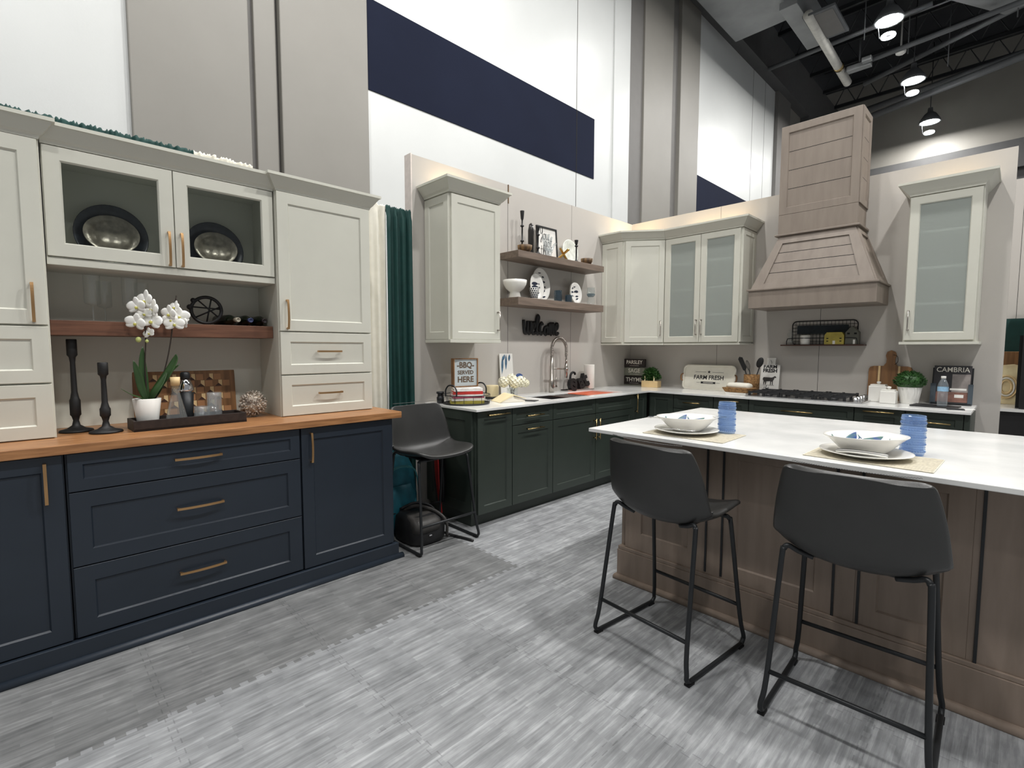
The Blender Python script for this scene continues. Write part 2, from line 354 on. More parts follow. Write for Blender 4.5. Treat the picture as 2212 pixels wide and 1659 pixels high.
# neighbouring stand seen past the right end of the range wall
struct(B().box(-.6, 3.0, 7.0, 7.08, 0, 3.02, KWALL).box(-.05, -.047, 6.999, 7.0, 0, 3.02, GAP), 'wall_neighbour')
# ------------------------------------------------------------------ ceiling steel, ducts
def beam(a, b_, r, name, label, group=None, m=STEELG):
    t = B().tube([a, b_], r, m, 8).build(name); tag(t, label, 'pipe' if 'pipe' in name else 'beam', group); return t
beam((-5.2, 14.82, 8.97), (-1.75, 14.65, 8.97), .055, 'conduit_pipe', 'grey ceiling pipe passing the nearest hall lamp')
beam((-3.6, 15.35, 8.5), (4, 14.5, 8.5), .06, 'conduit_pipe', 'grey ceiling pipe running just below the white wrapped pipe end')
beam((-3.6, 17.9, 9.1), (4, 14.4, 9.1), .065, 'conduit_pipe', 'grey ceiling pipe ending short, above the middle hall lamp')
beam((-5.2, 19.5, 8.5), (6, 15.4, 8.5), .10, 'ceiling_beam', 'long pale grey beam sloping above the farthest hall lamp')
beam((-5.2, 20.4, 9.2), (6, 17.8, 9.2), .10, 'ceiling_beam', 'thin dark beam just behind the long pale grey beam')
for i in range(9):
    y0 = 9.5 + i * 1.5; t = thing('roof_joist', 'black open-web roof joist crossing the hall ceiling', 'joist', (0, y0, 0), 0, 'roof joists under the black ceiling')
    B().box(-5.2, 9, -.04, .04, 10.75, 10.85, BLACKM).build('top_chord', t); B().box(-5.2, 9, -.04, .04, 10.1, 10.2, BLACKM).build('bottom_chord', t)
    b = B()
    for k in range(22): b.tube([(-5.2 + k * .65, 0, 10.15), (-5.2 + (k + .5) * .65, 0, 10.8), (-5.2 + (k + 1) * .65, 0, 10.15)], .02, BLACKM, 5)
    b.build('web', t)
t = thing('air_duct', 'rectangular grey air duct with square vent at the hall ceiling corner', 'duct', (0, 0, 0))
B().frust([(-5.2, 8.6, 8.75), (-3.9, 8.6, 8.75), (-3.9, 12.6, 8.75), (-5.2, 12.6, 8.75)], [(-5.2, 8.6, 10.0), (-3.9, 8.6, 10.0), (-3.9, 12.6, 10.0), (-5.2, 12.6, 10.0)], DUCT).build('body', t, bevel=.02)
B().box(-4.0, -3.65, 11.9, 13.9, 8.6, 9.3, DUCT).build('collar', t, bevel=.01)
B().box(-3.66, -3.05, 12.3, 13.5, 8.47, 8.52, STEELG).box(-3.60, -3.11, 12.38, 13.42, 8.465, 8.47, HGREY2).build('vent_grille', t)
t = thing('wrapped_pipe', 'white wrapped pipe stub hanging below the air duct', 'pipe', (0, 0, 0))
B().tube([(-3.55, 12.3, 8.5), (-3.62, 16.1, 8.5)], .10, PIPE, 14).build('pipe', t); B().tube([(-3.59, 15.0, 8.5), (-3.592, 15.12, 8.5)], .115, BRASS, 14).build('band', t)
t = B(); t.tube([(-1.6, 13.4, 9.3), (-.5, 15.6, 9.3), (1.2, 14.6, 9.3), (2.6, 12, 9.3)], .62, DUCT, 24); tag(t.build('round_duct'), 'fat round fabric covered air duct at the top right corner of the ceiling', 'duct')
for i, (x, y, z, lb) in enumerate([(-1.85, 12.9, 8.6, 'small round ceiling speaker up beside the nearest hall lamp'), (-2.38, 15.35, 8.45, 'small white dome sensor between the two nearer hall lamps')]):
    tag(B().lathe([(.07, -.02), (.10, 0), (.11, .05), (.08, .12), (.02, .16), (.015, .9)], WHITEP, 16).build('ceiling_sensor'), lb, 'sensor', loc=(x, y, z))
t = thing('projector_bracket', 'small boxy junction fitting clamped to the ceiling pipe by the wrapped pipe end', 'fitting', (-3.2, 15.3, 8.5))
B().box(-.25, .25, -.1, .1, -.12, .0, DUCT).box(.1, .3, -.3, -.15, -.1, 0, DUCT).build('box', t, bevel=.01); B().tube([(0, 0, 0), (0, 0, .6)], .02, STEELG).build('hanger', t)
for i in range(10):
    x = -2.9 + i * .62; y = 14.2 + (i % 3) * 1.4
    tag(B().tube([(0, 0, 8.5), (0, 0, 10.1)], .012, STEELG, 5).build('hanger_rod'), 'thin vertical rod hanging the ceiling pipes', 'rod', 'hanger rods of the ceiling pipes', loc=(x, y, 0))
# ------------------------------------------------------------------ cabinet kit (local x along the front, y into the cabinet, z up)
def handle(parent, kind, x, z, ln, vert, m, y=-.02, label=None):
    b = B(); h = ln / 2
    def P(s_, d, o=0): return (x + o, y - d, z + s_) if vert else (x + s_, y - d, z + o)
    if kind == 'arch':
        n = 14; out = []; inn = []
        for i in range(n + 1):
            q = i / n * 2 - 1; dd = .026 * (1 - .35 * q * q); out.append((q * h, dd + .005)); inn.append((q * h, dd))
        pts = [(s_, -d) for s_, d in out] + [(h, 0)] + [(h - .007, 0)] + [(s_, -d) for s_, d in inn[::-1]][1:-1] + [(-h + .007, 0), (-h, 0)]
        if vert: b.prism([(y + d, z + s_) for s_, d in pts], x - .0055, x + .0055, m, 'x')
        else: b.prism([(x + s_, y + d) for s_, d in pts], z - .0055, z + .0055, m, 'z')
    else:
        r = .0055 if kind == 'bar' else .005
        if kind == 'bar':
            b.tube([P(-h, .034), P(h, .034)], r, m, 8)
            for q in (-1, 1): b.tube([P(q * (h - .018), 0), P(q * (h - .018), .034)], r * .9, m, 8)
        else:
            for q in (-1, 1):
                b.tube([P(q * h, 0), P(q * h, .030)], .007, m, 8)
            b.tube([P(-h - .004, .031), P(h + .004, .031)], .0048, m, 8)
    return b.build('handle', parent, label=label)
def fronts(t, m, lst):
    for f in lst:
        kind, x0, x1, z0, z1 = f[:5]; o = f[5] if len(f) > 5 else {}
        b = B().shaker(x0, x1, z0, z1, -.02, o.get('m', m), fw=o.get('fw', .057), glass='glass' in o)
        p = b.build(kind, t, bevel=0, label=o.get('label'))
        if 'glass' in o:
            fw = o.get('fw', .057); B().box(x0 + fw - .004, x1 - fw + .004, -.010, -.006, z0 + fw - .004, z1 - fw + .004, o['glass']).build('glass_pane', p)
        if 'h' in o: handle(p, *o['h'])
def crown(poly, rings, m, closed_top=True):
    b = B(); n = len(poly); v = []; f = []
    for o, z in rings:
        for (x, y, dx, dy) in poly: v.append((x + dx * o, y + dy * o, z))
    for k in range(len(rings) - 1):
        for i in range(n): f.append((k * n + i, k * n + (i + 1) % n, (k + 1) * n + (i + 1) % n, (k + 1) * n + i))
    f.append(tuple(range(n))[::-1]); f.append(tuple((len(rings) - 1) * n + i for i in range(n)))
    return b.add(v, f, m)
CR = lambda z, p, h: [(0, z), (.004, z + .012), (p * .25, z + h * .25), (p * .85, z + h * .8), (p, z + h * .82), (p, z + h)]
def boxcab(t, w, d, z0, z1, m, open_front=False, y0=0, shelves=(), side=.018):
    b = B()
    if not open_front: b.box(0, w, y0, d, z0, z1, m)
    else: b.box(0, side, y0, d, z0, z1, m).box(w - side, w, y0, d, z0, z1, m).box(side, w - side, y0, d, z0, z0 + side, m).box(side, w - side, y0, d, z1 - side, z1, m).box(side, w - side, d - .012, d, z0 + side, z1 - side, m)
    for z in shelves: b.box(side, w - side, y0 + .012, d - .012, z - .009, z + .009, WHITEP)
    return b.build('carcass', t, bevel=.0012)
# ------------------------------------------------------------------ hutch: base cabinets (front to +x, local x = world y)
HF = -2.785 - .02
R90 = PI / 2
t = thing('base_cabinet', 'navy base cabinet with one door at the left edge, under the wood top', 'cabinet', (HF, -.56, 0), R90)
boxcab(t, .645, .55, .1, .917, NAVY); B().box(.0, .645, .03, .5, 0, .1, NAVY).build('plinth', t)
fronts(t, NAVY, [('door', .003, .640, .104, .912, dict(h=('arch', .585, .80, .17, True, BRONZE), fw=.065))])
t = thing('base_cabinet', 'wide navy base cabinet with three stacked drawers', 'cabinet', (HF, .088, 0), R90)
boxcab(t, .977, .55, .1, .917, NAVY); B().box(.0, .977, .03, .5, 0, .1, NAVY).build('plinth', t)
for (a, b_) in ((.748, .912), (.42, .743), (.107, .415)):
    fronts(t, NAVY, [('drawer', .006, .973, a, b_, dict(h=('arch', .485, {.748: .832, .42: .592, .107: .275}[a], .20, False, BRONZE), fw=.068))])
t = thing('base_cabinet', 'navy base cabinet with one door at the right end of the hutch', 'cabinet', (HF, 1.068, 0), R90)
boxcab(t, .59, .55, .1, .917, NAVY); B().box(.0, .59, .03, .5, 0, .1, NAVY).build('plinth', t)
fronts(t, NAVY, [('door', .003, .575, .104, .912, dict(h=('arch', .055, .80, .17, True, BRONZE), fw=.065))])
t = thing('base_moulding', 'navy furniture base board with rounded shoe along the floor under the hutch', 'moulding', (0, 0, 0))
B().box(-2.803, -2.768, -.56, 1.672, 0, .098, NAVY).build('board', t, bevel=.003)
B().tube([(-2.768, -.56, .008), (-2.768, 1.70, .008)], .021, NAVY, 14).build('shoe_mould', t)
t = B().box(-3.36, -2.757, -.58, 1.70, .9175, .958, BUTCH).build('wood_countertop', bevel=.003); tag(t, 'warm brown butcher block top running over the navy base cabinets', 'countertop')
# hutch uppers
TF = -3.0 - .02
def tower(y0, w, side, label, hx):
    t = thing('hutch_cabinet', label, 'cabinet', (TF, y0, .958), R90)
    boxcab(t, w, .335, 0, 1.30, OFFW)
    fronts(t, OFFW, [('door', .004, w - .006, .505, 1.298, dict(h=('arch', hx, .60, .17, True, BRONZE), fw=.062)),
                     ('drawer', .004, w - .006, .250, .497, dict(h=('arch', w / 2, .385, .15, False, BRONZE), fw=.055)),
                     ('drawer', .004, w - .006, .004, .242, dict(h=('arch', w / 2, .130, .15, False, BRONZE), fw=.055))])
    poly = [(0, -.02, -1, -1), (w, -.02, 1, -1), (w, .33, 1, 0), (0, .33, -1, 0)]
    crown(poly, CR(1.30, .055, .085), OFFW).build('crown', t)
    return t
tower(-.52, .595, 0, 'off-white hutch tower with a tall door over two drawers, cut by the left edge', .545)
tower(1.048, .585, 1, 'off-white hutch tower with a tall door over two drawers, right of the glass doors', .045)
t = thing('glass_cabinet', 'off-white hutch cabinet with two clear glass doors showing dark platters', 'cabinet', (-3.05, .079, 1.745), R90)
W_ = .966
boxcab(t, W_, .30, 0, .51, OFFW, True)
fronts(t, OFFW, [('door', .004, .482, .026, .506, dict(glass=PANE, fw=.057, h=('arch', .457, .115, .17, True, BRONZE))),
                 ('door', .486, .962, .026, .506, dict(glass=PANE, fw=.057, h=('arch', .511, .115, .17, True, BRONZE)))])
B().box(0, W_, -.012, .30, -.012, .022, OFFW).build('light_rail', t, bevel=.002)
crown([(0, -.02, 0, -1), (W_, -.02, 0, -1), (W_, .30, 0, 0), (0, .30, 0, 0)], CR(.51, .055, .085), OFFW).build('crown', t)
t = B().box(-3.36, -3.345, .075, 1.048, .9585, 1.735, OFFW).build('back_panel', bevel=.001); tag(t, 'off-white panel at the back of the open hutch niche', 'panel')
t = B().box(-3.344, -3.10, .077, 1.0455, 1.42, 1.49, SHELFW).build('niche_shelf', bevel=.002); tag(t, 'thick reddish brown shelf across the hutch niche', 'shelf')
# ------------------------------------------------------------------ green base cabinets, sink run
GF = -2.80 - .02
def green(y0, w, label, fr, rot=R90, origin=None, toe=True, d=.60, low=False):
    t = thing('base_cabinet', label, 'cabinet', origin or (GF, y0, 0), rot)
    if low: B().box(0, w, 0, .018, .66, .8935, GREEN).box(0, w, 0, d, .095, .66, GREEN).build('carcass', t)
    else: boxcab(t, w, d, .095, .8935, GREEN)
    B().box(0, w, .05, d - .02, 0, .095, GREEN).build('toe_kick', t)
    fronts(t, GREEN, fr); return t
HB = BRASS
t = green(2.365, .372, 'dark green pull-out cabinet at the near end of the sink run', [('door', .012, .369, .1, .888, dict(h=('bar', .205, .858, .22, False, HB), fw=.06))])
B().at(Matrix.Rotation(-R90, 4, 'Z')).shaker(-.60, -.015, .1, .8935, -.022, GREEN, fw=.075, t=.021).build('end_panel', t)
t = green(2.737, .495, 'dark green cabinet with a brass pulled drawer over a brass pulled door', [('drawer', .003, .492, .748, .888, dict(h=('bar', .245, .815, .20, False, HB), fw=.045)), ('door', .003, .492, .1, .742, dict(h=('bar', .245, .706, .20, False, HB), fw=.06))])
t = green(3.232, .616, 'dark green sink cabinet half with a plain false drawer', low=True, fr=[('drawer', .003, .613, .748, .888, dict(fw=.045)), ('door', .003, .613, .1, .742, dict(h=('bar', .585, .60, .20, True, HB), fw=.06))])
t = green(3.848, .654, 'dark green cabinet whose door pull shows beside the island top corner', low=True, fr=[('drawer', .003, .651, .748, .888, dict(fw=.045)), ('door', .003, .651, .1, .742, dict(h=('bar', .032, .60, .20, True, HB), fw=.06))])
t = green(4.502, .298, 'dark green narrow cabinet in the inner corner of the counter, upright brass bar', [('door', .003, .27, .1, .888, dict(h=('bar', .035, .79, .20, True, HB), fw=.06))])
# range run (fronts to -y)
RF = 4.82
def rgreen(x0, w, label, fr): return green(0, w, label, fr, 0, (x0, RF, 0))
rgreen(-2.80, .294, 'dark green corner cabinet with a plain narrow door facing the island', [('door', .02, .291, .1, .888, dict(fw=.06))])
def stack(w, hz=.815, hl=.18): return [('drawer', .003, w - .003, .748, .888, dict(h=('bar', w / 2, hz, hl, False, HB), fw=.045)), ('drawer', .003, w - .003, .43, .742, dict(fw=.057, h=('bar', w / 2, .6, hl, False, HB))), ('drawer', .003, w - .003, .1, .424, dict(fw=.057, h=('bar', w / 2, .28, hl, False, HB)))]
rgreen(-2.506, .421, 'dark green drawer cabinet behind the left bowl, next to the corner', stack(.421))
rgreen(-2.085, .333, 'dark green pull-out cabinet behind the left blue tumbler', [('door', .003, .330, .1, .888, dict(h=('bar', .165, .862, .18, False, HB), fw=.06))])
rgreen(-1.752, .828, 'wide dark green drawer cabinet under the gas cooktop', stack(.828, .815, .25))
rgreen(-.924, .329, 'dark green pull-out cabinet with a bright lit brass bar, right of the cooktop', [('door', .003, .326, .1, .888, dict(h=('bar', .165, .866, .20, False, HB), fw=.06))])
rgreen(-.595, .335, 'dark green drawer cabinet at the right end of the range run', stack(.335, .815, .2))
t = thing('end_post', 'square dark green post closing the right end of the range counter', 'post', (-.259, RF - .015, 0)); B().box(0, .033, 0, .60, 0, .893, GREEN).build('post', t, bevel=.002)
# stone tops with sink cut-out
def slab(parts, name, label, bev=.0025):
    b = B()
    for q in parts: b.box(*q, QUARTZ)
    return tag(b.build(name, bevel=bev), label, 'countertop')
t = thing('stone_countertop', 'white stone L shaped counter over the dark green cabinets', 'countertop', (0, 0, 0))
SX0, SX1, SY0, SY1 = -3.27, -2.88, 3.30, 4.42
def grid_slab(xs, ys, keep, z0, z1, m):
    v = []; f = []; idx = {}
    def V(i, j, k):
        if (i, j, k) not in idx: idx[(i, j, k)] = len(v); v.append((xs[i], ys[j], (z0, z1)[k]))
        return idx[(i, j, k)]
    K = set(keep)
    for (i, j) in K:
        f.append((V(i, j, 1), V(i + 1, j, 1), V(i + 1, j + 1, 1), V(i, j + 1, 1))); f.append((V(i, j, 0), V(i, j + 1, 0), V(i + 1, j + 1, 0), V(i + 1, j, 0)))
        if (i - 1, j) not in K: f.append((V(i, j, 0), V(i, j, 1), V(i, j + 1, 1), V(i, j + 1, 0)))
        if (i + 1, j) not in K: f.append((V(i + 1, j, 0), V(i + 1, j + 1, 0), V(i + 1, j + 1, 1), V(i + 1, j, 1)))
        if (i, j - 1) not in K: f.append((V(i, j, 0), V(i + 1, j, 0), V(i + 1, j, 1), V(i, j, 1)))
        if (i, j + 1) not in K: f.append((V(i, j + 1, 0), V(i, j + 1, 1), V(i + 1, j + 1, 1), V(i + 1, j + 1, 0)))
    return B().add(v, f, m)
xs = [-3.429, SX0, SX1, -2.765, -.222]; ys = [2.335, SY0, SY1, 4.765, 5.429]
keep = [(0, 0), (1, 0), (2, 0), (0, 1), (2, 1), (0, 2), (1, 2), (2, 2), (0, 3), (1, 3), (2, 3), (3, 3)]
grid_slab(xs, ys, keep, .8942, .914, QUARTZ).build('slab', t, bevel=.002)
t = thing('sink', 'stainless undermount sink let into the white counter below the faucet', 'sink', (0, 0, 0))
b = B(); b.box(SX0 - .01, SX0, SY0 - .01, SY1 + .01, .69, .894, STEEL).box(SX1, SX1 + .01, SY0 - .01, SY1 + .01, .69, .894, STEEL).box(SX0, SX1, SY0 - .01, SY0, .69, .894, STEEL).box(SX0, SX1, SY1, SY1 + .01, .69, .894, STEEL).box(SX0, SX1, SY0, SY1, .69, .70, STEEL)
b.build('basin', t); B().lathe([(.045, .702), (.045, .706), (.001, .706)], CHROME, 20, c=(-3.08, 3.7, 0)).build('drain', t)
t = B().box(SX0 + .001, SX1 - .001, 4.0, SY1 - .002, .886, .900, ORANGE).build('sink_board', bevel=.003); tag(t, 'orange red board laid over the right part of the sink', 'board')
t = B()
for i in range(11): t.tube([(SX0 + .001, 3.70 + i * .027, .893), (SX1 - .001, 3.70 + i * .027, .893)], .004, STEEL if i % 3 else DARKW, 6)
t.tube([(SX0 + .01, 3.695, .893), (SX0 + .01, 3.975, .893)], .003, STEEL, 6); tag(t.build('drying_rack'), 'roll-up wire drying rack across the middle of the sink', 'rack')
# ------------------------------------------------------------------ upper cabinets, sink wall
UF = -3.09
t = thing('upper_cabinet', 'off-white wall cabinet with a tall narrow door, left of the floating shelves', 'cabinet', (UF - .02, 2.362, 1.42), R90)
boxcab(t, .515, .315, 0, 1.135, OFFW)
fronts(t, OFFW, [('door', .006, .512, .014, 1.125, dict(h=('post', .482, .17, .15, True, NICKEL)))])
b = B().at(Matrix.Rotation(-R90, 4, 'Z')); b.shaker(-.31, -.0, .014, 1.125, -.016, OFFW, t=.016); b.build('side_panel', t)
B().box(-.018, .515, -.025, .315, -.012, .012, OFFW).build('bottom_board', t, bevel=.002)
crown([(-.016, -.02, -1, -1), (.515, -.02, 1, -1), (.515, .315, 1, 0), (-.016, .315, -1, 0)], CR(1.135, .07, .095), OFFW).build('crown', t)
# corner + double glass cabinet
t = thing('corner_cabinet', 'off-white diagonal wall cabinet filling the corner right of the shelves', 'cabinet', (-3.43, 4.81, 1.42), 0)
q1 = (.285, 0); q2 = (.64, .275)
pl = [(0.001, 0), q1, q2, (.64, .618), (0.001, .618)]
B().prism(pl, 0, 1.14, OFFW, 'z').build('carcass', t)
th = math.atan2(.275, .355); ln = math.hypot(.275, .355)
b = B().at(Matrix.Translation((q1[0], q1[1], 0)) @ Matrix.Rotation(th, 4, 'Z')); b.shaker(.016, ln - .01, .014, 1.132, -.02, OFFW)
d = b.build('door', t)
b = B().at(Matrix.Translation((q1[0], q1[1], 0)) @ Matrix.Rotation(th, 4, 'Z')); r = .03
b.tube([(ln - .045, -.05, .09), (ln - .045, -.05, .25)], .0048, NICKEL, 8)
for z in (.094, .246): b.tube([(ln - .045, -.018, z), (ln - .045, -.051, z)], .007, NICKEL, 8)
b.build('handle', d)
b = B(); b.shaker(.004, .272, .014, 1.132, -.016, OFFW, t=.016); b.build('side_panel', t)
B().prism([(0.001, -.018), (q1[0] + .01, -.018), (q2[0] + .012, .25), (q2[0] + .012, .6), (0.001, .6)], -.014, .0, OFFW, 'z').build('bottom_board', t)
dd = (math.sin(th), -math.cos(th))
crown([(0.001, -.016, 0, -1), (.275, -.016, .31, -1), (.64 + .0, .255, .35, -1), (.64, .618, 0, 0), (0.001, .618, 0, 0)], CR(1.14, .07, .095), OFFW).build('crown', t)
t = thing('upper_cabinet', 'off-white wall cabinet with two frosted glass doors, left of the range hood', 'cabinet', (-2.788, 5.09, 1.42), 0)
boxcab(t, .815, .338, 0, 1.14, OFFW, True, shelves=(.30, .58, .86))
fronts(t, OFFW, [('door', .006, .405, .014, 1.132, dict(glass=FROST, h=('post', .380, .17, .15, True, NICKEL))), ('door', .409, .808, .014, 1.132, dict(glass=FROST, h=('post', .434, .17, .15, True, NICKEL)))])
b = B().at(Matrix.Translation((.815, 0, 0)) @ Matrix.Rotation(R90, 4, 'Z')); b.shaker(.0, .335, .014, 1.132, -.016, OFFW, t=.016); b.build('side_panel', t)
B().box(0.013, .835, -.025, .338, -.014, .0, OFFW).build('bottom_board', t)
crown([(.001, -.02, 0, -1), (.832, -.02, 1, -1), (.832, .338, 1, 0), (.001, .338, 0, 0)], CR(1.14, .07, .095), OFFW).build('crown', t)
t = thing('upper_cabinet', 'off-white wall cabinet with one frosted glass door, right of the range hood', 'cabinet', (-.675, 5.09, 1.42), 0)
boxcab(t, .435, .338, 0, 1.145, OFFW, True, shelves=(.30, .58, .86))
fronts(t, OFFW, [('door', .006, .425, .014, 1.137, dict(glass=FROST, h=('post', .032, .17, .15, True, NICKEL)))])
B().box(-.02, .455, -.03, .338, -.02, .0, OFFW).build('bottom_board', t)
crown([(.0, -.02, -1, -1), (.435, -.02, 1, -1), (.435, .338, 1, 0), (.0, .338, -1, 0)], CR(1.145, .07, .10), OFFW).build('crown', t)
# warm strip lights lying on top of the wall cabinets
def strip(name, x0, x1, y0, y1, z, power, label):
    t = thing('strip_light', label, 'light', ((x0 + x1) / 2, (y0 + y1) / 2, z), 0)
    EM = LSTRIP; B().box(-(x1 - x0) / 2, (x1 - x0) / 2, -(y1 - y0) / 2, (y1 - y0) / 2, 0, .008, EM).build('led_strip', t)
    l = bpy.data.lights.new('strip_lamp', 'AREA'); l.shape = 'RECTANGLE'; l.size = x1 - x0; l.size_y = y1 - y0; l.energy = power; l.color = (1, .72, .40)
    o = bpy.data.objects.new('strip_lamp', l); sc.collection.objects.link(o); o.parent = t; o.location = (0, 0, .012); o.rotation_euler = (PI, 0, 0)
LSTRIP = paint('warm_led', (255, 226, 170), .5, emit=(255, 210, 140), estr=3)
strip('a', -3.36, -3.33, 2.45, 2.80, 2.66, .8, 'warm strip light on top of the narrow wall cabinet')
strip('b', -3.36, -3.10, 5.05, 5.30, 2.67, 1.3, 'warm strip light on top of the corner wall cabinet')
strip('c', -2.70, -2.05, 5.30, 5.33, 2.67, .9, 'warm strip light on top of the double frosted cabinet')
strip('d', -.60, -.28, 5.30, 5.33, 2.68, .12, 'warm strip light on top of the single frosted cabinet')
# floating shelves
for z0, z1, lb in ((2.185, 2.245, 'upper'), (1.758, 1.828, 'lower')):
    tag(B().box(-3.429, -3.18, 3.18, 4.485, z0, z1, FLOATW).build('floating_shelf', bevel=.0015), lb + ' brown floating shelf on the sink wall', 'shelf', 'brown floating shelves')
# ------------------------------------------------------------------ range hood
t = thing('range_hood', 'tall taupe wooden range hood with shiplap panels above the cooktop', 'range hood', (-1.335, 5.43, 1.745), 0)
b = B()
b.box(-.5, .5, -.5, -.0015, 0, .16, TAUPE); b.build('apron', t, bevel=.002)
b = B().box(-.515, .515, -.515, -.0015, .16, .178, TAUPE); b.build('lower_trim', t, bevel=.004)
b = B(); z0, z1 = .178, .665
lo = [(-.485, -.485, z0), (.485, -.485, z0), (.485, -.0015, z0), (-.485, -.0015, z0)]; hi = [(-.30, -.33, z1), (.30, -.33, z1), (.30, -.0015, z1), (-.30, -.0015, z1)]
b.frust(lo, hi, TAUPE); body = b.build('canopy', t)
b = B()   # framed shiplap panel on the sloped front
def slope(u, v, off): # u -1..1 , v 0..1
    w_ = .485 + (.30 - .485) * v; return (u * w_, -.485 + (.33 - -.0) * 0 + (.155) * v - off, z0 + (z1 - z0) * v - off * .25)
FV0, FV1, FU = .10, .86, .80
def strip4(a, b1, c, d, m): b.add([a, b1, c, d], [(0, 1, 2, 3)], m)
e = .012
for (ua, va, ub, vb) in ((-1, 0, 1, FV0), (-1, FV1, 1, 1)):
    P = [slope(ua, va, e), slope(ub, va, e), slope(ub, vb, e), slope(ua, vb, e)]; Q = [slope(ua, va, 0), slope(ub, va, 0), slope(ub, vb, 0), slope(ua, vb, 0)]; b.frust(Q, P, TAUPE)
for s_ in (-1, 1):
    P = [slope(s_, FV0, e), slope(s_ * FU, FV0, e), slope(s_ * FU, FV1, e), slope(s_, FV1, e)]; Q = [slope(s_, FV0, 0), slope(s_ * FU, FV0, 0), slope(s_ * FU, FV1, 0), slope(s_, FV1, 0)]; b.frust(Q, P, TAUPE)
for k in range(1, 4):
    v = FV0 + (FV1 - FV0) * k / 4; P = [slope(-FU, v, .0008), slope(FU, v, .0008), slope(FU, v + .009, .0008), slope(-FU, v + .009, .0008)]; b.add(P, [(0, 1, 2, 3)], GAP)
b.build('front_panel', t)
b = B()
def sl2(u, v, off): # right side: u depth 0(front)..1(back)
    w_ = .485 + (.30 - .485) * v; yf = -.485 + .155 * v; return (w_ + off, yf + (-.0015 - yf) * u, z0 + (z1 - z0) * v + off * .3)
for (a0, v0, a1, v1) in ((0, 0, 1, .1), (0, .86, 1, 1), (0, .1, .14, .86), (.86, .1, 1, .86)):
    P = [sl2(a0, v0, e), sl2(a1, v0, e), sl2(a1, v1, e), sl2(a0, v1, e)]; Q = [sl2(a0, v0, 0), sl2(a1, v0, 0), sl2(a1, v1, 0), sl2(a0, v1, 0)]; b.frust(Q, P, TAUPE)
b.build('side_panel', t)
B().box(-.335, .335, -.365, -.0015, .665, .682, TAUPE).build('upper_trim', t, bevel=.004)
c = B().box(-.308, .308, -.326, -.0015, .682, 1.655, TAUPE).build('chimney', t, bevel=.001)
b = B().shaker(-.312, .312, .86, 1.655, -.34, TAUPE, t=.014, fw=.062, rec=.011)
for k in range(1, 4): z = .922 + k * .167; b.box(-.248, .248, -.3296, -.3285, z - .002, z + .002, GAP)
b.build('chimney_front_panel', t)
B().box(-.312, .312, -.34, -.326, .682, .858, TAUPE).build('chimney_lower_board', t, bevel=.001)
b = B().at(Matrix.Translation((.308, -.33, 0)) @ Matrix.Rotation(R90, 4, 'Z')); b.shaker(.0, .328, .86, 1.655, -.012, TAUPE, t=.012, fw=.055, rec=.009)
for k in range(1, 4): z = .922 + k * .167; b.box(.063, .265, -.0032, -.0022, z - .002, z + .002, GAP)
b.build('chimney_side_panel', t)
B().box(-.46, .46, -.46, -.03, .004, .008, STEEL).build('filter_panel', t)
# ------------------------------------------------------------------ island
t = thing('island_cabinet', 'taupe stained island base with framed panels behind the stools', 'cabinet', (-1.585, 2.48, 0), 0)
IW = 1.66; IZ = .893
B().box(0, IW, 0, 1.10, 0, IZ, TAUPED).build('body', t)
b = B()
x_ = 0; fr = [(.0, .0)]
def shp(x0, x1, fw=.06): 
    q = B().shaker(x0, x1, .20, IZ, -.02, TAUPED, fw=fw, rec=.009); q.build('back_panel', t)
shp(.02, .50, .10); shp(.575, 1.07, .075); shp(1.145, 1.50, .075)
for x0, x1 in ((.5, .575), (1.07, 1.145), (1.50, IW)): B().box(x0, x1, -.02, 0, .2, IZ, TAUPED).build('stile', t, bevel=.001)
b = B().at(Matrix.Rotation(-R90, 4, 'Z')); b.shaker(-1.10, -.0, .20, IZ, -.0185, TAUPED, fw=.09, rec=.009); b.build('end_panel', t)
B().box(-.026, IW + .02, -.035, 1.1, 0, .18, TAUPED).box(-.023, IW + .02, -.031, 1.1, .18, .20, TAUPED).build('base_board', t, bevel=.003)
B().tube([(-.03, 1.1, .01), (-.03, -.037, .01), (IW + .02, -.037, .01)], .022, TAUPED, 10).build('shoe_mould', t)
for i, (xx) in enumerate((-1.085, -1.003, -.518, -.427, -.06)):
    tag(B().box(-.005, .005, -.005, .0, .2 if i > 1 else .21, .892, BLACKM).build('steel_support', bevel=.001), ['slim black upright bar on the island back, leftmost of the five', 'slim black upright bar on the island back, second from the left', 'slim black upright bar on the island back, third from the left, between the stools', 'slim black upright bar on the island back, fourth from the left', 'slim black upright bar on the island back near the right end'][i], 'bar', 'steel bars on the island back', loc=(xx, 2.459, 0))
slab([(-1.685, .30, 2.25, 3.655, .8935, .914)], 'island_countertop', 'large white stone island top set with two place settings')
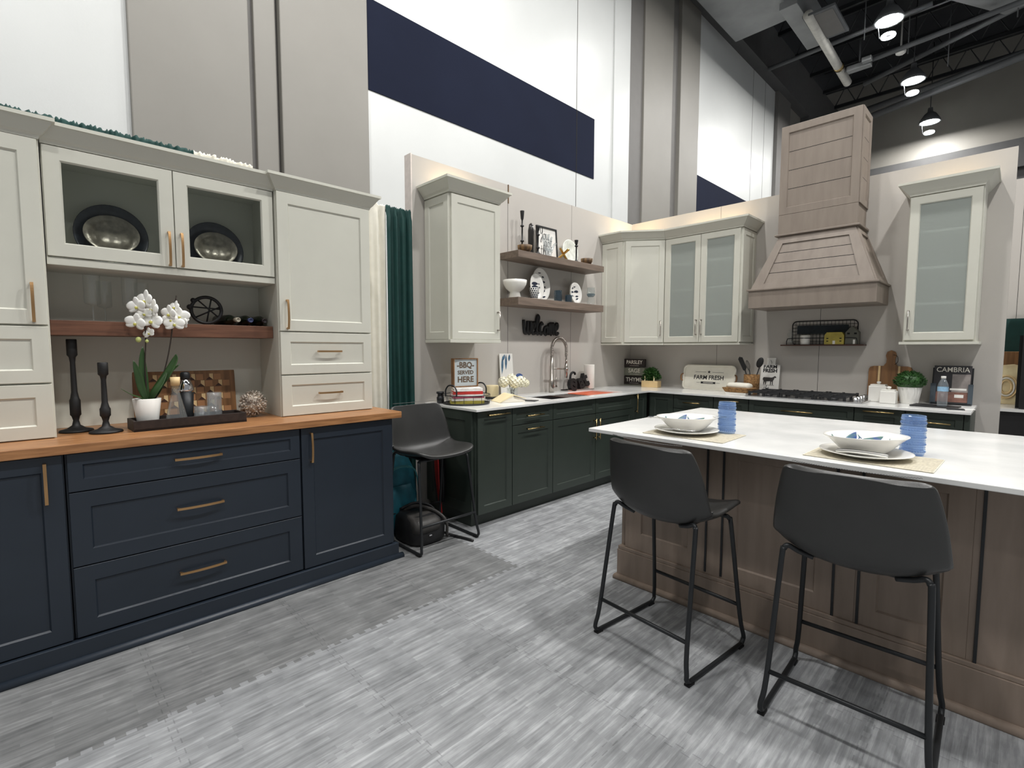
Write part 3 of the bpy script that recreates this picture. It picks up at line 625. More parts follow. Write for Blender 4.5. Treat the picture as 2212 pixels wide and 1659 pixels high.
# ------------------------------------------------------------------ bar stools
def stool(label, loc, rz, group):
    t = thing('bar_stool', label, 'stool', loc, rz, group)   # local: seat faces +y
    prof = [(.215, .652, .205), (.20, .660, .222), (.14, .655, .236), (.06, .640, .242), (-.02, .628, .246), (-.08, .628, .250), (-.130, .640, .253), (-.158, .675, .253), (-.172, .735, .248), (-.184, .81, .238), (-.194, .87, .226), (-.202, .915, .216), (-.208, .950, .204), (-.210, .962, .178)]
    prof[0] = (.228, .648, .165)
    P = [Vector(p) for p in smooth_path(prof, 3)]; nu = 16; v = []; f = []
    for k, p in enumerate(P):
        q = k / (len(P) - 1)
        a = P[min(k + 1, len(P) - 1)] - P[max(k - 1, 0)]; nrm = Vector((a.z * 0 + 0, 0, 0)); ty, tz = a.x, a.y; L = math.hypot(ty, tz) + 1e-9; ny, nz = tz / L, -ty / L
        curl = .045 * math.sin(min(1, q * 1.0) * PI) ** .7 + .02 + .012 * math.exp(-((q - .45) / .16) ** 2)
        for i in range(nu + 1):
            u = i / nu * 2 - 1; c = curl * abs(u) ** 2.4
            v.append((u * p.z, p.x + ny * c, p.y + nz * c))
    for k in range(len(P) - 1):
        for i in range(nu): f.append((k * (nu + 1) + i, k * (nu + 1) + i + 1, (k + 1) * (nu + 1) + i + 1, (k + 1) * (nu + 1) + i))
    b = B(); b.add(v, f, LEATH, True); o = b.build('seat_shell', t); o.location.z = -.010
    md = o.modifiers.new('so', 'SOLIDIFY'); md.thickness = .024; md.offset = -1; md = o.modifiers.new('s', 'SUBSURF'); md.levels = md.render_levels = 1
    # stitched welt around the rim
    rim = [v[i] for i in range(nu + 1)] + [v[k * (nu + 1) + nu] for k in range(1, len(P))] + [v[(len(P) - 1) * (nu + 1) + i] for i in range(nu - 1, -1, -1)] + [v[k * (nu + 1)] for k in range(len(P) - 2, 0, -1)]
    b = B(); zz = []
    top = [v[(len(P) - 1) * (nu + 1) + i] for i in range(nu + 1)]
    tp = smooth_path(top, 6)
    for j, p in enumerate(tp): zz.append((p[0], p[1] - .012 + (.005 if j % 2 else -.005), p[2] + .0035))
    b.tube(zz, .0011, THREAD, 4); b.build('stitching', t)
    b = B(); b.box(-.15, .15, -.10, .14, .600, .612, BLACKM); b.build('seat_plate', t, bevel=.004)
    for s_ in (-1, 1):
        x = s_ * .2425; xt = s_ * .205
        pts = [(s_ * .12, -.11, .604), (s_ * .165, -.122, .618), (s_ * .196, -.134, .634), (s_ * .209, -.142, .622), (s_ * .214, -.150, .58), (x - s_ * .012, -.215, .15), (x, -.232, .05), (x, -.232, .028), (x, -.215, .013), (x, -.18, .011), (x, .18, .011), (x, .215, .013), (x, .232, .028), (x, .232, .05), (x - s_ * .012, .215, .15), (s_ * .206, .158, .57), (s_ * .200, .150, .600), (s_ * .185, .142, .612), (s_ * .12, .13, .606)]
        b = B(); b.tube(smooth_path(pts, 4), .0098, BLACKM, 10); lg = b.build('leg_frame', t)
        for y in (-.21, .20):
            B().box(x - .012, x + .012, y - .02, y + .02, .0, .009, RUBBER).build('foot_pad', lg)
    for y, z in ((-.212, .17), (.212, .19)):
        B().tube([(-.229, y, z), (.229, y, z)], .0085, BLACKM, 10).build('foot_rest', t)
    return t
SG = 'charcoal bar stools with black sled legs'
s0 = stool('charcoal bar stool at the island in front of the left place setting', (-1.09, 2.09, 0), -.10, SG)
dup(s0, (-.372, 2.125, 0), .03, 'charcoal bar stool nearest the viewer, in front of the right place setting', SG)
dup(s0, (-2.89, 2.015, 0), -PI / 2, 'shiny charcoal bar stool seen from the front between the hutch and the green cabinets', SG)
# ------------------------------------------------------------------ place settings
def fish(b, x, y, z, ln, ang, m, flip=1, nrm=None, amp=0):
    n = 9; up = []; dn = []
    for i in range(n + 1):
        q = i / n; w = .15 * math.sin(PI * min(1, q * 1.12)) ** .8 if q < .89 else 0.02
        cx = (q - .5) * ln; cy = amp * ln * math.sin(q * PI)
        up.append((cx, cy + w * ln)); dn.append((cx, cy - w * ln))
    pts = up + [(.60 * ln, .12 * ln), (.55 * ln, 0), (.60 * ln, -.12 * ln)] + dn[::-1][1:]
    c, s_ = math.cos(ang), math.sin(ang)
    v = []
    for px, py in pts:
        X = x + px * c - py * s_; Y = y + px * s_ + py * c; v.append((X, Y, z(X, Y) if callable(z) else z))
    b.add(v, [tuple(range(len(v)))], m); return b
def placemat(label, loc, rz):
    b = B(); n = 30; w, d = .42, .30
    MM = PLM; b.box(-w / 2, w / 2, -d / 2, d / 2, 0, .0015, MM)
    for i in range(43): x = -w / 2 + i * w / 42; b.box(x - .0028, x + .0028, -d / 2, d / 2, .0016, .0028, MM)
    for i in range(31): y = -d / 2 + i * d / 30; b.box(-w / 2, w / 2, y - .0026, y + .0026, .002, .0036, MM)
    return tag(b.build('placemat'), label, 'placemat', 'woven placemats on the island', loc=loc, rz=rz)
PLM = paint('woven_mat_cream', (212, 205, 186), .8, vary=.1, scale=80)
def plate(label, loc):
    b = B(); b.lathe([(.001, .004), (.085, .004), (.088, .0), (.092, .0), (.105, .006), (.156, .020), (.162, .0215), (.1625, .0235), (.156, .0235), (.105, .011), (.092, .0075), (.001, .0075)], WHITEC, 48)
    return tag(b.build('dinner_plate'), label, 'plate', 'dinner plates on the island', loc=loc)  # wide rim
def tumbler(label, loc, rz=0):
    pr = [(.001, 0), (.036, 0), (.040, .003), (.0415, .01)]; z = .012
    k = 0
    while z < .150:
        pr += [(.0415, z), (.0437, z + .0025), (.0437, z + .0055), (.0415, z + .008)]; z += .0098; k += 1
    pr += [(.0415, .152), (.042, .165), (.0405, .168), (.0385, .165), (.038, .15), (.037, .022), (.030, .016), (.001, .015)]
    b = B(); b.lathe(pr, BLUEG, 40)
    for j in range(5):
        z = .018 + j * .030
        for i in range(26): a = 2 * PI * i / 26 + j; b.ball((.0428 * math.cos(a), .0428 * math.sin(a), z), .0032, BLUEG, 6)
    return tag(b.build('tumbler'), label, 'glass', 'blue hobnail tumblers on the island', loc=loc)
def bowl(label, loc, rz, wings):
    t = thing('fish_bowl', label, 'bowl', loc, rz, 'white bowls with painted fish on the island')
    pr = [(.001, .0), (.052, 0), (.056, .004), (.072, .018), (.098, .050), (.110, .062), (.116, .066), (.116, .069), (.108, .066), (.094, .052), (.066, .018), (.045, .009), (.001, .008)]
    b = B(); b.lathe(pr, WHITEC, 48, 1.16, .86)
    def zz(X, Y):
        r = math.hypot(X / 1.16, Y / .86)
        P_ = [(.0, .0095), (.045, .0100), (.066, .0190), (.094, .0535), (.108, .0675), (.13, .075)]
        for (a, c), (e_, g_) in zip(P_, P_[1:]):
            if r <= e_: return c + (g_ - c) * (r - a) / (e_ - a)
        return .075
    for a, ln in ((.9, .07), (1.7, .085), (2.6, .06), (3.6, .07), (5.2, .075), (6.1, .06)):
        fish(b, .085 * 1.16 * math.cos(a), .085 * .86 * math.sin(a), zz, ln, a + PI / 2 + .25, INKBL, amp=.1)
    b.build('body', t)
    if wings:
        for s_, nm in ((-1, 'tail_handle'), (1, 'tail_handle')):
            q = B(); q.prism([(s_ * .120, -.022), (s_ * .145, -.008), (s_ * .163, -.014), (s_ * .175, .0), (s_ * .163, .012), (s_ * .145, .008), (s_ * .120, .022)], .060, .066, WHITEC, 'z'); q.prism([(s_ * .150, -.009), (s_ * .165, -.013), (s_ * .176, 0), (s_ * .165, .012), (s_ * .150, .009)], .0662, .0668, INKDB, 'z')
            q.build(nm, t)
    t.scale = (1.2, 1.2, 1.1)
    return t
placemat('cream woven placemat under the left bowl and plate', (-1.175, 2.475, .9142), .02)
placemat('cream woven placemat under the right bowl, nearer the viewer', (-.405, 2.465, .9142), -.02)
plate('white dinner plate under the left fish bowl', (-1.215, 2.475, .918)); plate('white dinner plate under the right fish bowl', (-.43, 2.47, .918))
bowl('white oval bowl with blue fish and tail shaped handles, on the left plate', (-1.225, 2.505, .927), .78, True)
bowl('white oval bowl with blue fish and no handles, on the right plate', (-.435, 2.495, .927), .78, False)
tumbler('blue hobnail tumbler beside the left bowl', (-1.065, 2.625, .9145)); tumbler('blue hobnail tumbler beside the right bowl, nearer the viewer', (-.30, 2.665, .9145))
for i, (x, y, lb) in enumerate(((-1.225, 2.385, 'silver spoon and folded cloth edge lying on the left plate'), (-.425, 2.375, 'cream napkin with dark stripes folded on the right plate'))):
    t = thing('spoon' if i == 0 else 'napkin', lb, 'spoon' if i == 0 else 'napkin', (x, y, .9425), .35 if i == 0 else .1)
    if i == 0:
        B().tube([(-.07, 0, .001), (0, 0, .004), (.05, 0, .001)], [.003, .002, .002], CHROME, 6).build('stem', t); B().ball((.07, 0, .002), .02, CHROME, 12, 1.3, .8, .2).build('spoon_bowl', t)
    else:
        for k in range(4): B().tube(smooth_path([(-.085, .006 * k - .01, -.0 + .002 * k), (-.03, .006 * k - .014, .004 + .002 * k), (.03, .006 * k - .008, .0015 + .002 * k), (.085, .006 * k - .014, -.001 + .002 * k)], 5), .0035, THREAD if k % 2 else WHITEP, 6).build('fold', t)
# ------------------------------------------------------------------ hutch niche things
def candlestick(label, loc, h, group=None):
    z = [(.001, 0), (.062, 0), (.066, .004), (.062, .010), (.035, .018), (.016, .032), (.011, .055), (.016, .075), (.021, .082), (.021, .15 * h / .44), (.017, .16 * h / .44), (.012, .19 * h / .44), (.010, .33 * h / .44), (.013, .355 * h / .44), (.020, .365 * h / .44), (.020, h - .003), (.018, h), (.013, h), (.012, h - .02), (.001, h - .02)]
    return tag(B().lathe(z, BLACK, 26).build('candlestick'), label, 'candlestick', 'black candlesticks on the hutch counter', loc=loc)
candlestick('tall black candlestick at the left of the hutch counter', (-3.165, .150, .9582), .445)
candlestick('shorter black candlestick beside the dark wooden tray', (-3.035, .250, .9582), .335)
t = thing('serving_tray', 'long dark wooden tray on the butcher block counter', 'tray', (-3.035, .592, .9582), .03)
B().box(-.085, .085, -.25, .25, 0, .012, DWOOD).build('base', t)
for i, q in enumerate(((-.085, -.073, -.25, .25), (.073, .085, -.25, .25), (-.073, .073, -.25, -.238), (-.073, .073, .238, .25))): B().box(q[0], q[1], q[2], q[3], 0, .052, DWOOD).build('side', t, bevel=.001)
TZ = .9705
t = thing('orchid', 'white orchid with two flowering stems in a pale pot on the tray', 'plant', (-3.045, .415, TZ), 0)
B().lathe([(.001, 0), (.040, 0), (.043, .004), (.060, .138), (.058, .140), (.055, .136), (.052, .120), (.001, .118)], WHITEC, 36).build('pot', t)
B().lathe([(.001, .122), (.03, .128), (.053, .120)], TWIG, 20, cap=False).build('moss', t)
def leaf(pts, w, m, fold=.25, cross=(0, 1, 0)):
    P = smooth_path(pts, 5); v = []; f = []; n = len(P); cr = Vector(cross).normalized()
    for i, p in enumerate(P):
        q = i / (n - 1); ww = w * math.sin(PI * min(1, .12 + q * .88)) ** .7 if q < 1 else .001
        t_ = (P[min(i + 1, n - 1)] - P[max(i - 1, 0)]).normalized(); c_ = (cr - t_ * cr.dot(t_)).normalized(); up = c_.cross(t_)
        for s_ in (-1, -.5, 0, .5, 1): v.append(p + c_ * ww * s_ + up * fold * ww * abs(s_))
    for i in range(n - 1):
        for j in range(4): f.append((i * 5 + j, i * 5 + j + 1, i * 5 + 6 + j, i * 5 + 5 + j))
    return B().add(v, f, m, True)
def solid(o, th): md = o.modifiers.new('so', 'SOLIDIFY'); md.thickness = th; md.offset = 0; return o
for i, (pts, w) in enumerate([([(0, 0, .12), (.01, -.02, .19), (.02, -.035, .27), (.03, -.05, .33)], .017), ([(0, .0, .12), (-.01, -.005, .22), (-.01, -.01, .32), (-.01, -.005, .40)], .017), ([(0, 0, .12), (.0, .04, .18), (.01, .09, .26), (.01, .125, .33), (.01, .13, .36)], .020), ([(.01, 0, .12), (.03, -.03, .15), (.06, -.07, .17), (.09, -.11, .20)], .013), ([(0, .02, .12), (-.01, .05, .17), (-.01, .09, .25), (-.01, .15, .31)], .012), ([(0, .01, .12), (.03, .03, .17), (.03, .06, .22), (.02, .085, .27)], .016)]):
    solid(leaf(pts, w, ORLEAF, cross=(0, 1, -.2) if i < 2 else (.7, .7, -.5)).build('leaf', t), .0015)
B().tube(smooth_path([(0, 0, .12), (-.005, .0, .3), (-.0, .008, .45), (0, .003, .56), (0, 0, .625)], 5), .0032, TWIG, 6).build('stem', t)
B().tube(smooth_path([(0, .03, .12), (-.0, .085, .3), (0, .115, .45), (0, .125, .55), (0, .145, .66)], 5), .0032, TWIG, 6).build('stem', t)
def petals(b, r):
    def pet(ang, L_, W_, lift):
        v = []; f = []; n = 7
        for i in range(n + 1):
            q = i / n; w = W_ * math.sin(PI * min(1, .08 + q * .92)) ** .55 if q < 1 else W_ * .25
            x = L_ * q; z = lift * math.sin(q * PI * .6)
            for s_ in (-1, -.5, 0, .5, 1):
                px, py, pz = x, w * s_, z - .18 * w * s_ * s_; v.append((px * math.cos(ang) - py * math.sin(ang), px * math.sin(ang) + py * math.cos(ang), pz))
        for i in range(n):
            for j in range(4): f.append((i * 5 + j, i * 5 + j + 1, i * 5 + 6 + j, i * 5 + 5 + j))
        b.add(v, f, PETAL, True)
    for a in (PI / 2, PI / 2 + 2.1, PI / 2 - 2.1): pet(a, r, r * .36, r * .12)
    for a in (.12, PI - .12): pet(a, r * 1.05, r * .55, r * .2)
    b.ball((0, -r * .18, r * .16), r * .14, YEL, 8, 1, 1.2, 1); b.ball((0, -r * .02, r * .14), r * .09, PETAL, 8)
fl = [((.012, -.022, .595), .045), ((.02, .012, .625), .052), ((.02, .038, .585), .050), ((.015, -.030, .515), .046), ((.02, .035, .525), .052), ((.012, .022, .465), .030), ((.01, .005, .56), .036),
      ((.01, .135, .60), .034), ((.02, .108, .565), .044), ((.02, .150, .555), .046), ((.02, .128, .515), .046), ((.01, .165, .525), .040), ((.01, .115, .535), .036)]
for i, (c, r) in enumerate(fl):
    b = B(); yaw = random.uniform(-.55, .55); b.at(Matrix.Translation(c) @ Matrix.Rotation(PI / 2 - .6 + yaw, 4, 'Z') @ Matrix.Rotation(PI / 2 - random.uniform(-.1, .35), 4, 'X') @ Matrix.Rotation(random.uniform(-.3, .3), 4, 'Z')); petals(b, r); solid(b.build('flower', t), .0012)
for c, r in (((.0, -.022, .432), .012), ((.0, .012, .425), .008)): B().ball(c, r, paint('orchid_bud', (186, 196, 120), .5) if r > .01 else bpy.data.materials['orchid_bud'], 12, 1, 1, 1.15).build('bud', t)
t = thing('glass_decanter', 'clear conical glass decanter with a wooden stopper on the tray', 'decanter', (-3.005, .530, TZ), 0)
B().lathe([(.001, .0), (.050, 0), (.053, .006), (.048, .03), (.018, .165), (.018, .20), (.0165, .20), (.0165, .165), (.045, .03), (.048, .008), (.001, .006)], CLEAR, 32).build('body', t)
B().lathe([(.001, .185), (.0155, .185), (.0155, .2), (.020, .2), (.022, .243), (.001, .243)], PWOOD, 20).build('stopper', t)
t = thing('cocktail_shaker', 'black and chrome cocktail shaker behind the glass decanter', 'shaker', (-3.09, .590, TZ), 0)
B().lathe([(.001, 0), (.026, 0), (.029, .004), (.037, .16), (.001, .161)], BLACKM, 30).build('body', t)
B().lathe([(.0375, .158), (.0375, .175), (.034, .195), (.022, .222), (.018, .228), (.001, .229)], CHROME, 30).build('shoulder', t); B().lathe([(.020, .224), (.023, .232), (.022, .258), (.015, .265), (.001, .266)], BLACKM, 24).build('cap', t)
def tglass(label, loc, r, h, m=CRYST, name='drinking_glass', grp=None, nn=24):
    pr = [(.001, 0), (r * .92, 0), (r, .006)]; k = int(h / .02)
    for i in range(k): pr += [(r * .985, .006 + (i + .3) * (h - .02) / k), (r * 1.02, .006 + (i + .7) * (h - .02) / k)]
    pr += [(r, h), (r - .002, h), (r - .003, .012), (.001, .010)]
    return tag(B().lathe(pr, m, nn).build(name), label, 'glass', grp, loc=loc)
tglass('short faceted whisky glass on the tray, beside the shaker', (-3.05, .652, TZ), .036, .080)
tglass('tall faceted highball glass at the right of the tray, in front of the patterned board', (-3.06, .715, TZ), .035, .150)
# patterned board
t = thing('patterned_board', 'wooden cutting board with an inlaid tumbling block pattern leaning at the niche back', 'cutting board', (-3.315, .645, .9585), R90)
b = B().at(Matrix.Rotation(-.10, 4, 'X')); Wb, Hb = .50, .275
b.box(-Wb / 2, Wb / 2, 0, .018, 0, Hb, WWOOD).build('board', t, bevel=.006)
b = B().at(Matrix.Rotation(-.10, 4, 'X')); b.box(-Wb / 2 + .022, Wb / 2 - .022, -.0012, 0, .022, Hb - .022, WWOOD)
cw, ch_ = .0456 * 2 / 2, .0385; y = -.0016
MW = paint('mid_brown_wood', (176, 128, 86), .5, vary=.1)
for r_ in range(6):
    for c_ in range(5):
        x = -Wb / 2 + .026 + c_ * .0912 + (r_ % 2) * .0456; z = .026 + r_ * .0385
        if x + .075 > Wb / 2 - .02: continue
        b.add([(x, y, z), (x + .038, y, z), (x + .019, y, z + .018)], [(0, 1, 2)], DARKW)
        b.add([(x + .019, y, z + .018), (x + .038, y, z), (x + .038, y, z + .036), (x + .019, y, z + .036)], [(0, 1, 2, 3)], PWOOD)
        b.add([(x + .042, y, z), (x + .078, y, z), (x + .078, y, z + .034), (x + .042, y, z + .034)], [(0, 1, 2, 3)], MW)
b.build('inlay', t)
t = thing('shell_ball', 'round ball of clustered pale shells right of the tray', 'ornament', (-3.15, .935, 1.036), 0)
b = B(); b.ball((0, 0, 0), .058, SHELL, 14)  # core
for i in range(190):
    z = 1 - 2 * (i + .5) / 190; a = i * 2.39996; r_ = math.sqrt(1 - z * z); d = Vector((r_ * math.cos(a), r_ * math.sin(a), z))
    M_ = Matrix.Translation(d * .056) @ d.to_track_quat('Z', 'Y').to_matrix().to_4x4() @ Matrix.Rotation(random.uniform(0, 6), 4, 'Z') @ Matrix.Rotation(random.uniform(-.6, .6), 4, 'X')
    b.at(M_); b.add([(-.009, 0, 0), (-.005, .003, .017), (0, .005, .024), (.006, .003, .017), (.009, 0, 0), (0, -.004, .012)], [(0, 5, 1), (5, 2, 1), (5, 3, 2), (5, 4, 3)], SHELL, True)
solid(b.at(Matrix()).build('shells', t), .001)
# shelf things
def goblet(label, loc, s_=1):
    pr = [(.001, .001), (.026, 0), (.005, .005), (.0032, .012), (.003, .07), (.006, .078), (.028, .085), (.0325, .090), (.033, .225)]
    return tag(B().lathe([(r * s_, z * s_) for r, z in pr], CLEAR, 28, cap=False).build('wine_glass'), label, 'wine glass', 'clear stemmed glasses on the hutch shelf', loc=loc)
goblet('clear stemmed glass farthest left on the reddish shelf', (-3.18, .238, 1.4905)); goblet('clear stemmed glass set back, second from the left on the reddish shelf', (-3.28, .292, 1.4905), .93); goblet('clear stemmed glass third from the left, above the orchid', (-3.18, .385, 1.4905)); goblet('clear stemmed glass rightmost of four, partly behind the orchid flowers', (-3.27, .445, 1.4905), .95)
t = thing('rope_orb', 'black open ring ornament with crossed rods on the reddish shelf', 'ornament', (-3.19, .725, 1.4905 + .082), .5)
def ring(R, r, rx, ry, m=BLACK, wob=0):
    Mx = Matrix.Rotation(rx, 3, 'X') @ Matrix.Rotation(ry, 3, 'Y'); return B().tube([Mx @ Vector((R * math.cos(a * PI / 18), 0, R * math.sin(a * PI / 18))) for a in range(36)], r, m, 8, closed=True)
ring(.072, .009, 0, 0).build('ring', t) if False else ring(.072, .009, 0, 0).at(Matrix()).build('ring', t)
b = B(); b.at(Matrix.Rotation(R90, 4, 'Z'))
for a in (.3, 1.2, 2.2, 2.9): b.tube([(.07 * math.cos(a), .0, .07 * math.sin(a)), (-.07 * math.cos(a + .35), .0, -.07 * math.sin(a + .35))], .004, BLACK, 6)
b.at(Matrix()); b.build('rods', t); t.rotation_euler = (0, 0, R90 - .25)
t2 = [c for c in t.children if c.name.startswith('rods')][0]; t2.rotation_euler = (0, 0, -R90)
B().ball((-.060, 0, .052), .014, BLACK, 10).ball((-.078, .0, .015), .015, BLACK, 10).build('knot', t)
for i, (y, c, lb) in enumerate(((.835, (176, 168, 150), 'dark wine bottle lying nearest the ring ornament, pale cap'), (.925, (60, 70, 110), 'dark wine bottle lying in the middle of three, bluish cap'), (1.000, (40, 30, 34), 'dark wine bottle lying at the right end of the reddish shelf'))):
    t = thing('wine_bottle', lb, 'bottle', (-3.215, y, 1.4905 + .032), 0, 'wine bottles lying on the hutch shelf')
    M_ = Matrix.Rotation(.30 if i == 0 else .22, 4, 'Z') @ Matrix.Rotation(R90, 4, 'Y') @ Matrix.Translation((0, 0, -.10))
    if i: M_ = Matrix.Rotation(.05, 4, 'Z') @ Matrix.Rotation(R90, 4, 'Y') @ Matrix.Translation((0, 0, -.10))
    B().at(M_).lathe([(.001, .003), (.028, 0), (.031, .004), (.031, .125), (.024, .148), (.012, .165), (.011, .19), (.001, .19)], DKGREEN, 24).build('body', t)
    B().at(M_).lathe([(.0125, .172), (.0135, .19), (.0135, .204), (.009, .204), (.009, .198), (.001, .198)], paint('bottle_cap_%d' % i, c, .4), 18).build('cap', t)
# platters in the glass cabinet
CZ = 1.745 + .0225
SILVER = paint('capiz_silver', (126, 119, 106), .25, metal=.35, vary=.25, scale=30, bump=.4, bscale=60)
DKPL = paint('dark_blue_platter', (36, 42, 50), .18, vary=.3, scale=25)
for i, (y, ry, rz_, zc, m, x, lb) in enumerate(((.335, .150, .158, 0, DKPL, -3.285, 'dark blue oval platter standing behind the left glass door'), (.330, .112, .094, .062, SILVER, -3.235, 'silvery oval platter in front of the dark one, left glass door'), (.795, .148, .155, 0, DKPL, -3.285, 'dark blue oval platter standing behind the right glass door'), (.790, .108, .090, .062, SILVER, -3.235, 'silvery oval platter in front of the dark one, right glass door'))):
    t = thing('platter', lb, 'platter', (x, y, CZ), 0, 'platters in the glass cabinet')
    b = B().at(Matrix.Translation((0, 0, zc + rz_ * math.cos(.16) + .001)) @ Matrix.Rotation(R90 - .16, 4, 'Y')); b.lathe([(.001, 0), (.6, 0), (.75, .018 / 1), (1, .03), (1.005, .034), (.98, .034), (.74, .024), (.58, .006), (.001, .006)], m, 48, rz_, ry)
    b.build('dish', t)
    if zc: B().box(-.012, .03, -.05, .05, 0, .062, OFFW).build('riser', t)
for i, (x, y) in enumerate(((-3.12, .275), (-3.10, .345), (-3.12, .415), (-3.13, .452), (-3.12, .80), (-3.13, .880))):
    tglass(['small crystal glass below the left platter, leftmost', 'small crystal glass below the middle of the left platter', 'small crystal glass right of the left platter centre', 'small crystal glass beside the left door edge by the handle', 'small crystal glass below the right platter', 'small crystal glass at the right of the right platter'][i], (x, y, CZ), .026, .055, name='crystal_glass', grp='crystal glasses in the glass cabinet', nn=12)
# ------------------------------------------------------------------ drapes between hutch and kitchen
def drape(y0, y1, label, m, z1=2.44, folds=7, x=-3.385, amp=.022, z0=.02):
    n = int((y1 - y0) / .006); v = []; f = []; zs = [z0, .6, 1.2, 1.8, 2.2, 2.36, 2.40, z1 - .01, z1]
    ph = [random.uniform(-1, 1) for _ in range(n + 1)]
    for k, z in enumerate(zs):
        for i in range(n + 1):
            q = i / n; a = amp * (.35 if z > 2.39 else 1); w = a * math.sin(q * folds * 2 * PI + .6 * math.sin(q * 11 + z)) + a * .4 * math.sin(q * folds * 4.7 * PI + z * .5)
            if z > 2.39: w += .006 * ph[i]
            v.append((x + w, y0 + (y1 - y0) * q, z + (.006 * ph[i] if k == len(zs) - 1 else 0)))
    for k in range(len(zs) - 1):
        for i in range(n): f.append((k * (n + 1) + i, k * (n + 1) + i + 1, (k + 1) * (n + 1) + i + 1, (k + 1) * (n + 1) + i))
    o = B().add(v, f, m, True).build('drape'); solid(o, .003); return tag(o, label, 'drape', 'pipe and drape curtains')
drape(1.07, 1.985, 'off-white drape hanging between the hutch and the green drape', WHITEF, folds=7, x=-3.41)
drape(1.985, 2.215, 'dark green drape hanging beside the end of the sink wall', TEALF, folds=3.5, x=-3.41)
drape(-.6, .745, 'green drape whose top edge peeks over the hutch crown', TEALF, folds=14, x=-3.42, z1=2.508)
drape(.745, 1.065, 'off-white drape whose top edge peeks over the hutch crown', WHITEF, folds=4, x=-3.42, z1=2.505)
tag(B().tube([(-3.448, -.6, 2.415), (-3.448, 2.22, 2.415)], .012, STEEL, 8).build('drape_rod'), 'metal rod carrying the drapes', 'rod')
# ------------------------------------------------------------------ bags in the gap
t = thing('backpack', 'teal backpack standing on the floor behind the stool', 'backpack', (-3.245, 1.915, .001), 0)
t.scale = (1, 1, 1.42)
b = B()
def blob(b, rings, m, n=20):
    v = []; f = []
    for (z, cx, cy, rx, ry) in rings:
        for i in range(n):
            a = 2 * PI * i / n; c, s_ = math.cos(a), math.sin(a); e_ = .6
            v.append((cx + rx * math.copysign(abs(c) ** e_, c), cy + ry * math.copysign(abs(s_) ** e_, s_), z))
    for k in range(len(rings) - 1):
        for i in range(n): f.append((k * n + i, k * n + (i + 1) % n, (k + 1) * n + (i + 1) % n, (k + 1) * n + i))
    f += [tuple(range(n))[::-1], tuple((len(rings) - 1) * n + i for i in range(n))]
    return b.add(v, f, m, True)
blob(b, [(0, 0, 0, .10, .15), (.02, 0, 0, .115, .17), (.18, 0, 0, .12, .175), (.32, -.01, 0, .10, .16), (.39, -.02, 0, .07, .12), (.41, -.02, 0, .04, .07)], TEALB).build('body', t)
b = B(); blob(b, [(.03, .11, 0, .03, .12), (.05, .115, 0, .04, .13), (.20, .115, 0, .035, .12), (.25, .105, 0, .02, .09)], TEALB).build('front_pocket', t)
B().tube(smooth_path([(.10, -.14, .30), (.125, -.05, .345), (.125, .05, .345), (.10, .14, .30), (.115, .165, .15), (.11, .17, .02)], 5), .006, paint('teal_piping', (60, 130, 136), .5), 6).build('piping', t)
B().tube(smooth_path([(-.02, -.03, .40), (0, -.02, .45), (0, .02, .45), (-.02, .03, .40)], 5), .008, TEALB, 6).build('handle', t)
t = thing('duffel_bag', 'black duffel bag with grey flap and webbing strap on the floor under the stool', 'bag', (-2.95, 1.955, .0), 0)
t.scale = (.85, .70, 1)
b = B(); blob(b, [(.001, 0, 0, .17, .19), (.02, 0, 0, .19, .21), (.10, 0, 0, .195, .215), (.165, -.01, 0, .18, .20), (.195, -.02, 0, .13, .17)], NYL).build('body', t)
b = B(); blob(b, [(.10, .10, -.03, .10, .165), (.155, .10, -.03, .095, .16), (.185, .06, -.03, .08, .15), (.20, .02, -.03, .05, .13)], GREYB).build('flap', t)
B().tube(smooth_path([(.17, .19, .02), (.19, .16, .14), (.10, .10, .205), (-.05, .0, .225), (-.16, -.1, .18)], 6), .014, GREYB, 6).build('strap', t)
B().tube(smooth_path([(.10, .20, .03), (.02, .15, .20), (-.08, .02, .24), (-.15, -.12, .20)], 6), .012, NYL, 6).build('handle', t)
B().box(.17, .20, -.05, -.02, .07, .078, CHROME).build('buckle', t)
t = thing('tote_strap', 'loose black strap lying on the mats by the stool foot', 'strap', (0, 0, 0))
B().tube(smooth_path([(-2.86, 2.10, .03), (-2.80, 2.14, .012), (-2.70, 2.17, .01), (-2.63, 2.185, .009)], 5), .010, NYL, 6).build('webbing', t)
t = thing('hanging_jacket', 'dark jacket with red lining hanging against the green end panel', 'jacket', (-3.22, 2.315, .0), 0)
b = B(); blob(b, [(.14, .02, 0, .05, .015), (.3, .01, 0, .07, .02), (.5, -.01, 0, .075, .02), (.66, -.02, 0, .05, .015), (.70, -.02, 0, .02, .01)], NYL).build('cloth', t)
b = B(); b.prism([(.0, .62), (.02, .62), (.045, .45), (.05, .3), (.085, .06), (.06, .05), (.03, .2), (-.0, .35), (-.012, .5)], -.034, -.022, REDC).build('red_lining', t, bevel=.004)
# hook so the jacket hangs on something
B().box(-.03, -.01, -.005, .022, .68, .70, BLACKM).build('hook', t)
